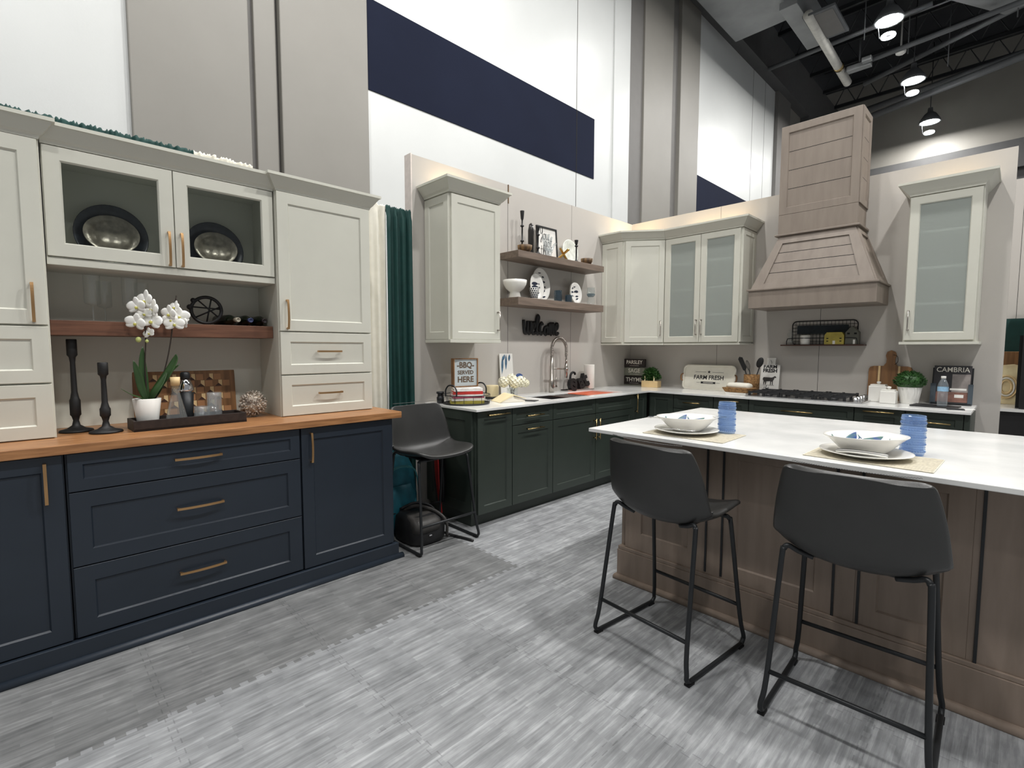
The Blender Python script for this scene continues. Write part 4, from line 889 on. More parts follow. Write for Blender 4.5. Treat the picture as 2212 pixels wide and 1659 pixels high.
# ------------------------------------------------------------------ things on the floating shelves (local x = world y where rotated R90)
UZ, LZ = 2.2455, 1.8285
def woodbowl(label, loc, r, h):
    return tag(B().lathe([(.001, 0), (r * .55, 0), (r * .7, .004), (r * .95, h * .5), (r, h), (r * .93, h), (r * .85, h * .5), (r * .5, .010), (.001, .009)], BARK, 28).build('wooden_bowl'), label, 'bowl', loc=loc)
woodbowl('mottled brown wooden bowl at the left end of the upper shelf', (-3.235, 3.318, UZ), .068, .062)
woodbowl('mottled brown wooden bowl at the right end of the upper shelf', (-3.25, 4.27, UZ), .063, .062)
def spindle(label, loc, h, beads, cup):
    pr = [(.001, 0), (.030, 0), (.031, .005), (.018, .012), (.008, .03)]
    for z in beads: pr += [(.0075, z - .012), (.018, z - .003), (.018, z + .003), (.0075, z + .012)]
    pr += [(.007, h - cup - .02), (.014, h - cup), (.020, h - .005), (.020, h), (.001, h)]
    return tag(B().lathe(pr, BLACK, 20).build('candlestick'), label, 'candlestick', 'slim black candlesticks on the upper shelf', loc=loc)
spindle('tallest slim black candlestick behind the left wooden bowl on the upper shelf', (-3.345, 3.395, UZ), .41, (.07, .13, .27), .07)
spindle('slim black candlestick in front of the lettered frame, upper shelf', (-3.215, 3.475, UZ), .26, (.06, .18), .03)
spindle('slim black candlestick in front of the round pearly plate', (-3.235, 4.075, UZ), .225, (.165,), .035)
tag(B().lathe([(.001, .0), (.024, 0), (.028, .006), (.030, .24), (.020, .30), (.001, .315)], paint('smoked_bottle', (46, 44, 42), .15), 20).build('bottle'), 'dark bottle with a silver cap beside the lettered frame', 'bottle', loc=(-3.33, 3.50, UZ))
t = thing('lettered_frame', 'black framed white print with handwritten words on the upper shelf', 'picture frame', (-3.375, 3.785, UZ), R90)
TM = Matrix.Rotation(-.07, 4, 'X')
b = B().at(TM); 
for q in ((-.15, -.137, 0, .33), (.137, .15, 0, .33), (-.137, .137, 0, .013), (-.137, .137, .317, .33)): b.box(q[0], q[1], -.018, .0, q[2], q[3], BLACKM)
b.build('frame', t); B().at(TM).box(-.137, .137, -.008, -.004, .013, .317, WHITEP).build('print', t)
def script(b, strokes, m, r, s=1, ox=0, oz=0, y=-.0095, k=5):
    for st in strokes: b.tube(smooth_path([(ox + px * s, y, oz + pz * s) for px, pz in st], k), r, m, 5)
b = B().at(TM)
G = {'Y': [[(0, .9), (.08, 1.0), (.14, .9), (.12, .6), (.2, .45), (.32, .6), (.4, 1.0), (.36, .5), (.25, -.1), (.12, -.3), (.1, -.1), (.35, .25)]],
     'o': [[(.25, .5), (.08, .4), (.05, .15), (.18, .0), (.33, .15), (.33, .4), (.22, .5), (.42, .42)]],
     'u': [[(.0, .5), (.03, .15), (.12, .0), (.25, .15), (.3, .5), (.3, .15), (.36, .0), (.48, .1)]],
     'g': [[(.32, .42), (.2, .52), (.06, .35), (.06, .12), (.2, .05), (.32, .25), (.34, .5), (.32, .0), (.2, -.4), (.05, -.35), (.12, -.1), (.45, .12)]],
     't': [[(.18, .95), (.14, .5), (.12, .12), (.2, .0), (.34, .1)], [(0, .6), (.34, .64)]],
     'h': [[(.02, .0), (.06, .5), (.12, 1.0), (.2, .95), (.1, .4), (.04, .0), (.12, .35), (.24, .5), (.3, .35), (.28, .05), (.4, .05)]],
     'i': [[(.0, .5), (.02, .15), (.1, .0), (.22, .1)], [(.03, .72), (.035, .75)]],
     's': [[(.0, .1), (.14, .5), (.2, .45), (.24, .15), (.14, .0), (.02, .04)]],
     'w': [[(.0, .85), (.04, .3), (.12, .05), (.24, .1), (.32, .45), (.34, .8), (.34, .3), (.42, .05), (.54, .1), (.62, .5), (.6, .8)]],
     'e': [[(.02, .3), (.2, .4), (.26, .6), (.16, .72), (.04, .55), (.04, .2), (.16, .02), (.32, .15)]],
     'l': [[(.0, .2), (.14, .7), (.24, 1.0), (.16, 1.15), (.06, .95), (.04, .3), (.12, .02), (.24, .15)]],
     'c': [[(.28, .6), (.18, .72), (.05, .55), (.03, .2), (.14, .02), (.3, .15)]],
     'm': [[(.0, .7), (.02, .0), (.06, .5), (.16, .72), (.2, .5), (.2, .0), (.24, .5), (.36, .72), (.4, .5), (.4, .1), (.5, .05)]]}
def word(b, wd, x, z, s, m, r, y=-.0095, gap=.04, slope=0):
    for ch in wd:
        if ch != ' ':
            script(b, G[ch], m, r, s, x, z, y); x += (max(p[0] for st in G[ch] for p in st) + gap) * s
        else: x += .3 * s
        z += slope
word(b, 'You', -.105, .205, .115, INKB, .0022, gap=-.02); word(b, 'got', -.045, .135, .105, INKB, .0022, gap=-.02); word(b, 'this', -.10, .045, .10, INKB, .0022, gap=0)
b.build('lettering', t)
t = thing('glass_hands', 'clear glass hand shaped sculpture in front of the lettered frame', 'sculpture', (-3.245, 3.655, UZ), R90)
b = B(); b.lathe([(.001, 0), (.035, 0), (.038, .01), (.05, .05), (.055, .075), (.001, .08)], CRYST, 20, 1, .5)
b.build('palm', t)
for i, (x, h, dx) in enumerate(((-.045, .19, -.035), (-.022, .215, -.02), (.0, .22, .0), (.022, .20, .018), (.050, .15, .05))):
    B().tube(smooth_path([(x, 0, .06), (x + dx * .5, 0, .12), (x + dx * .9, -.004, h * .9), (x + dx, -.008, h)], 4), [.010] * 12 + [.006], CRYST, 8).build('finger', t)
t = thing('gold_knot', 'polished gold crossed bar ornament on the upper shelf', 'ornament', (-3.225, 3.86, UZ + .055), .4)
b = B()
for M_ in (Matrix.Rotation(.75, 4, 'Y') @ Matrix.Rotation(R90, 4, 'Y'), Matrix.Rotation(-.8, 4, 'Y') @ Matrix.Rotation(R90, 4, 'Y') @ Matrix.Rotation(.5, 4, 'X'), Matrix.Rotation(1.0, 4, 'X')):
    b.at(M_).box(-.0075, .0075, -.0075, .0075, -.074, .074, GOLD)
b.at(Matrix()); b.build('bars', t, bevel=.001); t.rotation_euler = (0, 0, R90)
tag(B().at(Matrix.Rotation(R90 - .13, 4, 'Y')).lathe([(.001, 0), (.085, 0), (.127, .014), (.129, .018), (.124, .019), (.085, .005), (.001, .005)], paint('pearl_disc', (222, 224, 214), .25, vary=.12, scale=26, bump=.5, bscale=70), 44).build('pearl_plate'), 'round pearly plate leaning on the wall, upper shelf', 'plate', loc=(-3.375, 4.135, UZ + .130))
# lower shelf
tag(B().lathe([(.001, 0), (.054, 0), (.056, .004), (.046, .052), (.050, .056), (.085, .085), (.107, .125), (.112, .160), (.106, .160), (.100, .125), (.075, .085), (.03, .070), (.001, .068)], WHITEC, 40).build('footed_bowl'), 'white footed bowl at the left of the lower shelf', 'bowl', loc=(-3.285, 3.24, LZ))
t = thing('patterned_cup', 'white cup with navy scale pattern in front of the small fish plate', 'cup', (-3.225, 3.435, LZ), 0)
B().lathe([(.001, 0), (.030, 0), (.033, .004), (.047, .100), (.045, .102), (.043, .098), (.030, .01), (.001, .008)], WHITEC, 32).build('body', t)
b = B()
for r_ in range(5):
    for i in range(14):
        a = 2 * PI * (i + .5 * (r_ % 2)) / 14; z = .014 + r_ * .019; rr = .0332 + (z - .004) * .1458 + .0008; v = []
        for j in range(8):
            q = 2 * PI * j / 8; da = .0068 * math.sin(q) / rr; zz = z + .0085 * math.cos(q) * (1.2 if math.cos(q) > 0 else .9); v.append(((rr + (zz - z) * .1458) * math.cos(a + da), (rr + (zz - z) * .1458) * math.sin(a + da), zz))
        b.add(v, [tuple(range(8))], INKDB)
b.build('scale_pattern', t)
def fplate(label, loc, rx, rz_, tilt, fs, rim=False, grp='fish plates on the lower shelf'):
    t = thing('fish_plate', label, 'plate', loc, 0, grp)
    M_ = Matrix.Rotation(R90 - tilt, 4, 'Y'); b = B().at(M_)   # local x->-z up/down, y -> y
    b.lathe([(.001, 0), (.6, 0), (.75, .010), (1, .020), (1.005, .023), (.98, .023), (.74, .014), (.58, .004), (.001, .004)], WHITEC, 48, rz_, rx).build('body', t)
    b = B().at(M_)
    for (x, z, ln) in fs:
        q = math.hypot(x / rx, z / rz_); hgt = .005 + max(0, (q - .58)) * .048; v_ = []; fish(b, -z, x, hgt + .0012, ln * 1.2, R90 + .05, INKDB)
    if rim:
        for i in range(60): a = 2 * PI * i / 60; b.ball((rz_ * .985 * math.cos(a), rx * .985 * math.sin(a), .0225), .0022, INKDB, 4)
    b.build('fish_motif', t)
    return t
fplate('large oval white platter with rows of small dark fish, lower shelf', (-3.378, 3.680, LZ + .168), .128, .165, .12, [(.0, .12, .06), (.055, .08, .05), (-.04, .075, .05), (.05, .03, .07), (.07, -.02, .04), (.05, -.06, .06), (0, -.105, .05), (.04, -.125, .06), (-.05, -.05, .06), (-.05, .0, .06)])
fplate('smaller white plate with dotted rim and dark fish, in front of the large platter', (-3.30, 3.535, LZ + .128), .095, .126, .12, [(-.01, .03, .09), (-.01, -.005, .10), (.03, -.06, .05)], True)
fplate('oval white plate with dark fish behind the glasses, right part of the lower shelf', (-3.30, 4.135, LZ + .112), .093, .110, .12, [(-.05, .05, .05), (.03, .02, .075), (-.05, .01, .06), (.03, -.03, .05), (-.05, -.03, .04), (.035, -.06, .06), (0, .07, .04)])
fplate('oval white plate with grey fish, half hidden farthest right on the lower shelf', (-3.378, 4.225, LZ + .122), .105, .12, .12, [(.06, .07, .05), (.07, .03, .05), (.07, -.01, .05), (.065, -.05, .05)])
tglass('teal tinted tumbler left of the right hand fish plates', (-3.27, 3.835, LZ), .038, .115, TEALG, grp='teal tinted tumblers on the lower shelf', nn=18); tglass('teal tinted tumbler closest to the right hand fish plates', (-3.225, 3.945, LZ), .036, .075, TEALG, grp='teal tinted tumblers on the lower shelf', nn=18)
tglass('clear tumbler set behind the teal tinted ones', (-3.34, 3.90, LZ), .034, .105, CLEAR, grp='teal tinted tumblers on the lower shelf', nn=18)
t = thing('water_glass', 'stack of two clear glasses with dark blue bases at the right end of the lower shelf', 'glass', (-3.265, 4.372, LZ), 0)
B().lathe([(.001, 0), (.030, .0), (.042, .02), (.044, .04), (.036, .085), (.001, .088)], CLEAR, 24).build('lower_glass', t)
B().lathe([(.001, .089), (.030, .090), (.043, .11), (.045, .135), (.038, .19), (.0365, .19), (.043, .135), (.001, .10)], CLEAR, 24).build('upper_glass', t); B().lathe([(.001, .0885), (.031, .091), (.0435, .109), (.0455, .122), (.001, .122)], TEALG, 24).build('blue_base', t)
# welcome sign
b = B().at(Matrix.Translation((0, 0, 0)))
word(b, 'welcome', -.31, -.07, .165, BLACK, .0165, y=-.017, gap=.07)
t = b.build('welcome_sign'); tag(t, 'black cut-out script word sign on the wall above the faucet', 'sign', loc=(-3.43, 3.80, 1.575), rz=R90)
# ------------------------------------------------------------------ sink counter things
CT = .9145
t = thing('wire_tray', 'round dark wire tray holding a stack of cook books', 'tray', (-3.14, 2.545, CT), 0)
B().lathe([(.001, 0), (.185, 0), (.19, .004), (.19, .012), (.183, .012), (.183, .006), (.001, .006)], BLACKM, 44).build('base', t)
b = B(); b.tube([(.192 * math.cos(a * PI / 20), .192 * math.sin(a * PI / 20), .075) for a in range(40)], .003, BLACKM, 6, closed=True)
for i in range(16): a = 2 * PI * i / 16; b.tube([(.187 * math.cos(a), .187 * math.sin(a), .005), (.192 * math.cos(a), .192 * math.sin(a), .075)], .002, BLACKM, 5)
b.build('wire_rim', t)
for a0 in (-1.36, 1.78):
    c = Vector((.192 * math.cos(a0), .192 * math.sin(a0), .07)); tt = Vector((-math.sin(a0), math.cos(a0), 0))
    B().tube(smooth_path([c - tt * .055, c - tt * .055 + Vector((0, 0, .05)), c - tt * .025 + Vector((0, 0, .085)), c + tt * .025 + Vector((0, 0, .085)), c + tt * .055 + Vector((0, 0, .05)), c + tt * .055], 5), .006, BLACKM, 8).build('handle', t)
z = CT + .0065
for i, (c, th_, w, lb) in enumerate((((172, 160, 70), .024, .27, 'olive green book, bottom of the stack in the wire tray'), ((226, 220, 208), .020, .26, 'cream book, second from the bottom in the wire tray'), ((150, 60, 84), .014, .25, 'purple and pink spined thin book in the middle of the tray stack'), ((232, 224, 220), .016, .25, 'white spined book with pink print, third from the top'), ((190, 50, 42), .024, .24, 'red book, second from the top of the tray stack'), ((236, 232, 226), .024, .23, 'white book, topmost in the wire tray'))):
    m = paint('book_cover_%d' % i, c, .5, vary=.12, scale=30)
    t = thing('book', lb, 'book', (-3.14, 2.545, z), R90 - .55 + (i % 3 - 1) * .05, 'cook books stacked in the wire tray')
    B().box(-w / 2, w / 2, -.095, .095, 0, .002, m).box(-w / 2, w / 2, -.095, .095, th_ - .002, th_, m).box(-w / 2, w / 2, -.097, -.094, 0, th_, m).build('cover', t)
    B().box(-w / 2 + .004, w / 2 - .004, -.094, .091, .002, th_ - .002, PAPER).build('pages', t)
    z += th_ + .0004
t = thing('wooden_sign', 'wood framed lettered box sign standing on the cook books', 'sign', (-3.20, 2.575, z + .001), R90 - .16)
BL = paint('sign_blue_grey', (184, 192, 194), .6, vary=.05); BRL = paint('letter_brown', (96, 78, 60), .7)
b = B()
for q in ((-.115, -.107, 0, .235), (.107, .115, 0, .235), (-.107, .107, 0, .008), (-.107, .107, .227, .235)): b.box(q[0], q[1], -.025, .02, q[2], q[3], WWOOD)
b.build('box_frame', t); B().box(-.107, .107, -.016, -.008, .008, .227, BL).build('panel', t)
b = B(); b.text('-BBQ-', .066, BRL, 0, .178, -.017, bold=.0016, sx=.95); b.text('SERVED', .044, BRL, 0, .118, -.017, bold=.001); b.text('HERE', .066, BRL, 0, .060, -.017, bold=.0018, sx=1.0); b.build('lettering', t)
t = thing('jar_candle', 'cream jar candle behind the tray of books', 'candle', (-3.285, 2.955, CT), 0)
B().lathe([(.001, 0), (.058, 0), (.060, .004), (.060, .02), (.001, .02)], BLACKM, 30).build('base', t); B().lathe([(.057, .02), (.060, .03), (.060, .115), (.057, .12), (.001, .11)], CREAM, 30).build('wax_jar', t)
t = thing('leaf_tile', 'narrow white board painted with hanging blue leaves, behind the flowers', 'board', (-3.385, 3.245, CT), R90)
M_ = Matrix.Rotation(-.08, 4, 'X')
B().at(M_).box(-.085, .085, -.008, .004, 0, .40, WHITEP).build('board', t, bevel=.003)
b = B().at(M_)
LB = paint('leaf_blue', (70, 104, 130), .6, vary=.3, scale=40)
for (x, z0_, L_) in ((-.045, .385, .18), (.0, .395, .15), (.045, .395, .07), (-.02, .395, .06)):
    v = [];
    for i in range(9): q = i / 8; v.append((x + .014 * math.sin(PI * q) + .02 * q * (-1 if x < 0 else -.6), -.0088, z0_ - L_ * q))
    for i in range(7, 0, -1): q = i / 8; v.append((x - .014 * math.sin(PI * q) + .02 * q * (-1 if x < 0 else -.6), -.0088, z0_ - L_ * q))
    b.add(v, [tuple(range(len(v)))], LB)
b.build('leaf_motif', t)
t = thing('flower_vase', 'glass vase of white and blue hydrangea on the sink counter', 'vase', (-3.12, 3.05, CT), 0)
B().lathe([(.001, 0), (.040, 0), (.042, .004), (.050, .10), (.049, .10), (.001, .012)], CLEAR, 24).build('glass', t)
b = B()
for i in range(7): a = i * .9; b.tube([(.02 * math.cos(a), .02 * math.sin(a), .01), (.035 * math.cos(a + 2), .035 * math.sin(a + 2), .14)], .0025, TWIG, 5)
b.build('stems', t)
HYB = paint('hydrangea_blue', (70, 100, 160), .6, vary=.2)
for k, (cx, cy, cz, R_, m) in enumerate(((-.03, -.080, .155, .052, CREAM), (.03, .0, .150, .055, CREAM), (.03, .075, .155, .054, CREAM), (.0, -.01, .18, .05, CREAM), (.0, .085, .190, .036, HYB), (.05, .115, .14, .035, CREAM))):
    if m is CREAM: m = bpy.data.materials.get('hydrangea_cream') or paint('hydrangea_cream', (240, 236, 214), .6, vary=.05)
    b = B()
    for i in range(46):
        zz_ = 1 - 2 * (i + .5) / 46; a = i * 2.39996; r_ = math.sqrt(1 - zz_ * zz_); d = Vector((r_ * math.cos(a), r_ * math.sin(a), zz_))
        b.at(Matrix.Translation(Vector((cx, cy, cz)) + d * R_ * .85) @ d.to_track_quat('Z', 'Y').to_matrix().to_4x4() @ Matrix.Rotation(random.uniform(0, 3), 4, 'Z'))
        b.add([(0, 0, .0), (.013, .004, .004), (.010, .013, .002), (0, .012, .004), (-.010, .013, .002), (-.013, .0, .004), (-.010, -.012, .002), (0, -.013, .004), (.011, -.010, .002)], [(0, 1, 2), (0, 2, 3), (0, 3, 4), (0, 4, 5), (0, 5, 6), (0, 6, 7), (0, 7, 8), (0, 8, 1)], m)
    b.at(Matrix()).ball((cx, cy, cz), R_ * .75, m, 10); b.build('bloom', t)
t = thing('open_book', 'cream covered book lying face down and splayed on the sink counter', 'book', (-3.02, 2.915, CT), R90 - .35)
b = B(); b.prism([(-.13, .0), (-.13, .004), (-.02, .062), (.0, .066), (.005, .062), (.11, .030), (.11, .026), (.0, .055), (-.01, .052)], -.10, .10, CREAM, 'y'); b.build('cover', t)
b = B()
for i in range(9): b.add([(.0, -.098, .052 - i * .002), (.105 + .004 * (i % 2), -.096, .026 - i * .0028), (.105 + .004 * (i % 2), .096, .026 - i * .0028), (.0, .098, .052 - i * .002)], [(0, 1, 2, 3)], PAPER)
b.prism([(-.12, .001), (-.02, .05), (.0, .05), (.10, .012), (.105, .001)], -.096, .096, PAPER, 'y'); b.build('pages', t)
tag(B().box(-.09, .09, -.05, .05, 0, .004, BLACKM).build('place_card_holder', bevel=.001), 'flat dark card lying at the foot of the splayed book', 'card', loc=(-2.95, 3.06, CT), rz=.4)
tag(B().lathe([(.001, 0), (.028, 0), (.030, .05), (.024, .055), (.022, .075), (.032, .08), (.032, .095), (.001, .096)], BLACKM, 18).build('bottle_cap_jar'), 'small black jar peeking over the stool back by the wall end', 'jar', loc=(-3.30, 2.40, CT))
# faucet
t = thing('faucet', 'tall spring neck faucet in brushed nickel behind the sink', 'faucet', (-3.335, 3.82, CT), R90)   # local x = world y, local -y = towards the room
B().lathe([(.001, 0), (.027, 0), (.027, .13), (.021, .135), (.020, .27), (.017, .275), (.016, .375), (.001, .376)], NICKEL, 24).build('column', t)
arc = [(0, 0, .37)] + [(.0 + .115 - .115 * math.cos(a), -.0, .44 + .115 * math.sin(a)) for a in [i * PI / 16 for i in range(17)]] + [(.23, 0, .36), (.23, 0, .33)]
arc = smooth_path(arc, 4)
B().tube(arc, .009, NICKEL, 8).build('hose', t)
L_ = [0]
for p, q in zip(arc, arc[1:]): L_.append(L_[-1] + (Vector(q) - Vector(p)).length)
cp = []; tot = L_[-1] * .93; turns = 46; j = 0
for i in range(turns * 9):
    s_ = tot * i / (turns * 9)
    while L_[j + 1] < s_: j += 1
    q = (s_ - L_[j]) / (L_[j + 1] - L_[j]); p = Vector(arc[j]).lerp(Vector(arc[j + 1]), q); tg = (Vector(arc[j + 1]) - Vector(arc[j])).normalized(); n1 = Vector((0, 1, 0)); n2 = tg.cross(n1); a = 2 * PI * i / 9
    cp.append(p + (n1 * math.cos(a) + n2 * math.sin(a)) * .0165)
B().tube(cp, .0028, NICKEL, 5).build('spring', t)
B().tube([(.23, 0, .33), (.23, 0, .30)], .011, NICKEL, 12).tube([(.23, 0, .30), (.23, 0, .24), (.23, 0, .14)], [.013, .018, .014], NICKEL, 14).build('spray_head', t)
B().tube([(0, 0, .245), (.23, 0, .235)], .007, NICKEL, 8).tube([(.23, 0, .222), (.23, 0, .248)], .022, NICKEL, 14).build('support_arm', t)
B().tube([(.025, 0, .055), (.075, 0, .06)], .013, NICKEL, 12).tube([(.068, 0, .06), (.072, 0, .16)], .005, NICKEL, 8).build('lever', t)
# eat letters, dish tray and paper roll
t = thing('sponge_tray', 'narrow metal tray behind the sink holding letters and a paper roll', 'tray', (-3.335, 4.245, CT), R90)
B().box(-.22, .235, -.055, .055, 0, .006, STEEL).box(-.22, .235, -.055, -.05, .006, .016, STEEL).box(-.22, .235, .05, .055, .006, .016, STEEL).build('tray', t, bevel=.002)
for i, (ch, x, z, sz, rot, lb) in enumerate((('e', -.125, .072, .25, .45, 'bulky black cut-out letter lying forward in the metal tray'), ('a', .0, .078, .215, -.30, 'black cut-out letter with pale edge, middle of the word in the tray'), ('t', .075, .095, .23, -.35, 'black cut-out letter t leaning right in the metal tray'))):
    b = B().at(Matrix.Rotation(-.15, 4, 'X') @ Matrix.Rotation(rot, 4, 'Y')); b.text(ch, sz, BLACK, 0, 0, 0, depth=.045, bold=.008)
    o = b.build('cutout_letter'); tag(o, lb, 'letter', 'black letters in the metal tray', loc=(-3.325, 4.245 + x, CT + .006 + z + .005), rz=R90)
b = B(); b.tube(smooth_path([(0, 0, 0), (.0, 0, .10), (.01, 0, .16), (.04, 0, .185), (.075, 0, .18), (.085, 0, .16)], 5), .012, BLACK, 8)
tag(b.build('hook_ornament'), 'black curved hook rising behind the letters in the metal tray', 'ornament', loc=(-3.365, 4.155, CT + .007), rz=R90)
t = thing('paper_towel', 'white paper towel roll standing at the end of the metal tray', 'paper towel', (-3.32, 4.432, CT + .0065), 0)
B().lathe([(.018, .004), (.057, .004), (.058, .01), (.058, .262), (.056, .266), (.018, .266)], paint('tissue_white', (234, 232, 224), .9, vary=.03, bump=.3, bscale=120), 32).build('roll', t); B().lathe([(.001, 0), (.045, 0), (.045, .004), (.001, .004)], STEEL, 24).build('base', t)
# ------------------------------------------------------------------ corner and range counter things
t = thing('herb_sign', 'stacked three row dark and grey herb name block sign in the counter corner', 'sign', (-3.30, 5.33, CT), .12)
DKB = paint('sign_dark_brown', (48, 38, 36), .6, vary=.2, scale=20); GRB = paint('sign_sage_grey', (134, 136, 122), .6, vary=.1, scale=20); LT = paint('chalk_letters', (236, 232, 220), .7)
for i, (wd, m, z0_) in enumerate((('THYME', DKB, .012), ('SAGE', GRB, .122), ('PARSLEY', DKB, .226))):
    r_ = B().box(-.135, .135, -.02, .02, z0_, z0_ + .096, m).build('block', t, bevel=.003)
    b = B(); b.text(wd, .070 if i < 2 else .062, LT, 0, z0_ + .056, -.0205, bold=.0012, sx=.88 if i == 2 else .95)
    b.box(-.06, .06, -.0212, -.0204, z0_ + .014, z0_ + .017, LT); b.build('lettering', r_)
B().box(-.143, -.136, -.02, .02, 0, .33, GRB).box(-.136, .14, -.02, .02, 0, .012, GRB).build('frame', t)
def bush(b, c, R_, n, m, s, sz=.8, hemi=False):
    for i in range(n):
        a = random.uniform(0, 2 * PI); zz_ = random.uniform(-.3 if hemi else -.8, 1); r_ = math.sqrt(max(0, 1 - zz_ * zz_)); q = random.uniform(.75, 1.05); d = Vector((r_ * math.cos(a), r_ * math.sin(a), zz_ * sz))
        b.at(Matrix.Translation(Vector(c) + d * R_ * q) @ (d + Vector((0, 0, .5))).to_track_quat('Y', 'Z').to_matrix().to_4x4() @ Matrix.Rotation(random.uniform(-1, 1), 4, 'Y') @ Matrix.Rotation(random.uniform(-.6, .6), 4, 'X'))
        b.add([(0, -s, 0), (s * .55, -s * .2, s * .15), (s * .45, s * .5, s * .1), (0, s, 0), (-s * .45, s * .5, s * .1), (-s * .55, -s * .2, s * .15)], [(0, 1, 2, 3), (0, 3, 4, 5)], m)
    b.at(Matrix()); return b
t = thing('herb_planter', 'leafy herb plant in a small wooden box in the counter corner', 'plant', (-3.01, 5.22, CT), .05)
b = B().box(-.10, .10, -.05, .05, 0, .075, PWOOD); b.build('wooden_box', t, bevel=.002)
b = bush(B(), (0, 0, .16), .085, 330, LEAF, .017); bush(b, (-.05, .0, .11), .06, 120, LEAF, .016); bush(b, (.06, .0, .12), .055, 120, LEAF, .016)
for i in range(26): a = i * 2.4; b.tube([(.02 * math.cos(a), .02 * math.sin(a), .07), (.06 * math.cos(a), .05 * math.sin(a), .18)], .0016, LEAF, 4)
b.build('foliage', t)
for x in (-.055, .06): B().box(x - .007, x + .007, -.052, -.050, .07, .13, CREAM).build('plant_marker', t)
t = thing('enamel_tray', 'white rounded enamel tray lettered with a star, leaning under the frosted cabinet', 'tray', (-2.385, 5.325, CT), 0)
M_ = Matrix.Rotation(-.19, 4, 'X')
def rrect(w, h, r, n=6): return [(sx * (w / 2 - r) + r * math.cos(a), sz_ * (h / 2 - r) + h / 2 + r * math.sin(a)) for sx, sz_, a0 in ((1, -1, -PI / 2), (1, 1, 0), (-1, 1, PI / 2), (-1, -1, PI)) for a in [a0 + PI / 2 * k / n for k in range(n + 1)]]
TRW = paint('aged_white_enamel', (236, 232, 218), .45, vary=.05, scale=8)
b = B().at(M_); b.prism(rrect(.57, .265, .045), 0, .008, TRW, 'y')
rr_ = rrect(.57, .265, .045); b.tube([(x, -.006, z) for x, z in rr_], .010, TRW, 8, closed=True); b.build('tray', t)
b = B().at(M_); st = []
for i in range(10): a = PI / 2 + i * PI / 5; r_ = .019 if i % 2 == 0 else .008; st.append((r_ * math.cos(a), .197 + r_ * math.sin(a)))
b.prism(st, -.0014, 0, INKB, 'y'); b.box(-.155, -.032, -.001, 0, .1935, .1965, GREYB).box(.035, .16, -.001, 0, .1935, .1965, GREYB)
b.text('FARM FRESH', .066, INKB, 0, .133, -.0006, sx=.92, bold=.0012); b.box(-.082, .082, -.001, 0, .066, .088, INKB); b.box(-.055, .055, -.0016, -.001, .074, .080, LT)
for s_ in (-1, 1): b.box(s_ * .11 - .02, s_ * .11 + .02, -.001, 0, .0755, .0785, INKB)
b.build('lettering', t)
for s_ in (-1, 1): B().at(M_).tube(smooth_path([(s_ * .285, -.008, .17), (s_ * .305, -.018, .16), (s_ * .312, -.020, .13), (s_ * .305, -.018, .10), (s_ * .285, -.008, .09)], 4), .008, WWOOD, 8).build('handle', t)
t = thing('towel_basket', 'small wicker basket with a rolled printed tea towel', 'basket', (-1.925, 5.02, CT + .021), -.15)
b = B(); b.frust([(-.11, -.07, 0), (.11, -.07, 0), (.11, .07, 0), (-.11, .07, 0)], [(-.135, -.09, .045), (.135, -.09, .045), (.135, .09, .045), (-.135, .09, .045)], WICKER); b.build('basket', t, bevel=.004)
tw = thing('tea_towel', 'white tea towel with dark print rolled in the wicker basket', 'towel', (-1.925, 5.02, CT + .066), -.15)
b = B(); b.at(Matrix.Translation((0, 0, .015)) @ Matrix.Rotation(R90, 4, 'Y')); b.lathe([(.001, -.11), (.036, -.11), (.042, -.09), (.044, 0), (.042, .09), (.036, .11), (.001, .11)], WHITEF, 22, .8, 1.3); b.build('cloth', tw)
b = B(); b.at(Matrix.Rotation(-.9, 4, 'X'));
for i in range(5): b.box(-.075 + i * .035, -.058 + i * .035, -.022, -.018, .030, .052, INKDB)
b.at(Matrix()).build('printed_marks', tw)
tag(B().box(-.10, .10, -.075, .075, 0, .020, WHITEP).build('white_box', bevel=.002), 'thin white box under the wicker basket', 'box', loc=(-1.925, 5.02, CT), rz=-.1)
t = thing('utensil_crock', 'woven seagrass utensil holder left of the cooktop', 'utensil holder', (-1.885, 5.225, CT), 0)
B().lathe([(.001, 0), (.072, 0), (.074, .19), (.068, .19), (.066, .01), (.001, .01)], WICKER, 28).build('crock', t)
u = thing('spatula', 'black slotted turner standing leftmost in the seagrass holder', 'utensil', (-1.905, 5.215, CT + .012), 0, 'black utensils in the seagrass holder')
B().tube([(.02, 0, 0), (-.045, 0, .23)], .006, BLACK, 8).build('handle', u); B().prism([(-.04, .21), (-.062, .22), (-.115, .33), (-.105, .355), (-.075, .35), (-.03, .25)], -.003, .003, BLACK, 'y').build('head', u)
u = thing('serving_spoon', 'black ladle standing rightmost in the seagrass holder', 'utensil', (-1.875, 5.24, CT + .012), 0, 'black utensils in the seagrass holder')
B().tube([(-.02, 0, 0), (.055, 0, .25)], .006, BLACK, 8).build('handle', u); B().at(Matrix.Translation((.062, -.01, .30)) @ Matrix.Rotation(.35, 4, 'Y')).ball((0, 0, 0), .036, BLACK, 14, .9, .35, 1.5).build('head', u)
u = thing('whisk', 'black whisk leaning in the middle of the seagrass holder', 'utensil', (-1.89, 5.25, CT + .012), 0, 'black utensils in the seagrass holder')
B().tube([(.015, 0, 0), (-.03, 0, .22)], .005, BLACK, 8).build('handle', u); b = B()
for k in range(5): a = k * PI / 5; b.tube(smooth_path([(-.03, 0, .21), (-.045 + .02 * math.cos(a), .02 * math.sin(a), .27), (-.058, 0, .32), (-.045 - .02 * math.cos(a), -.02 * math.sin(a), .27), (-.03, 0, .21)], 4), .0012, BLACK, 4)
b.build('wires', u)
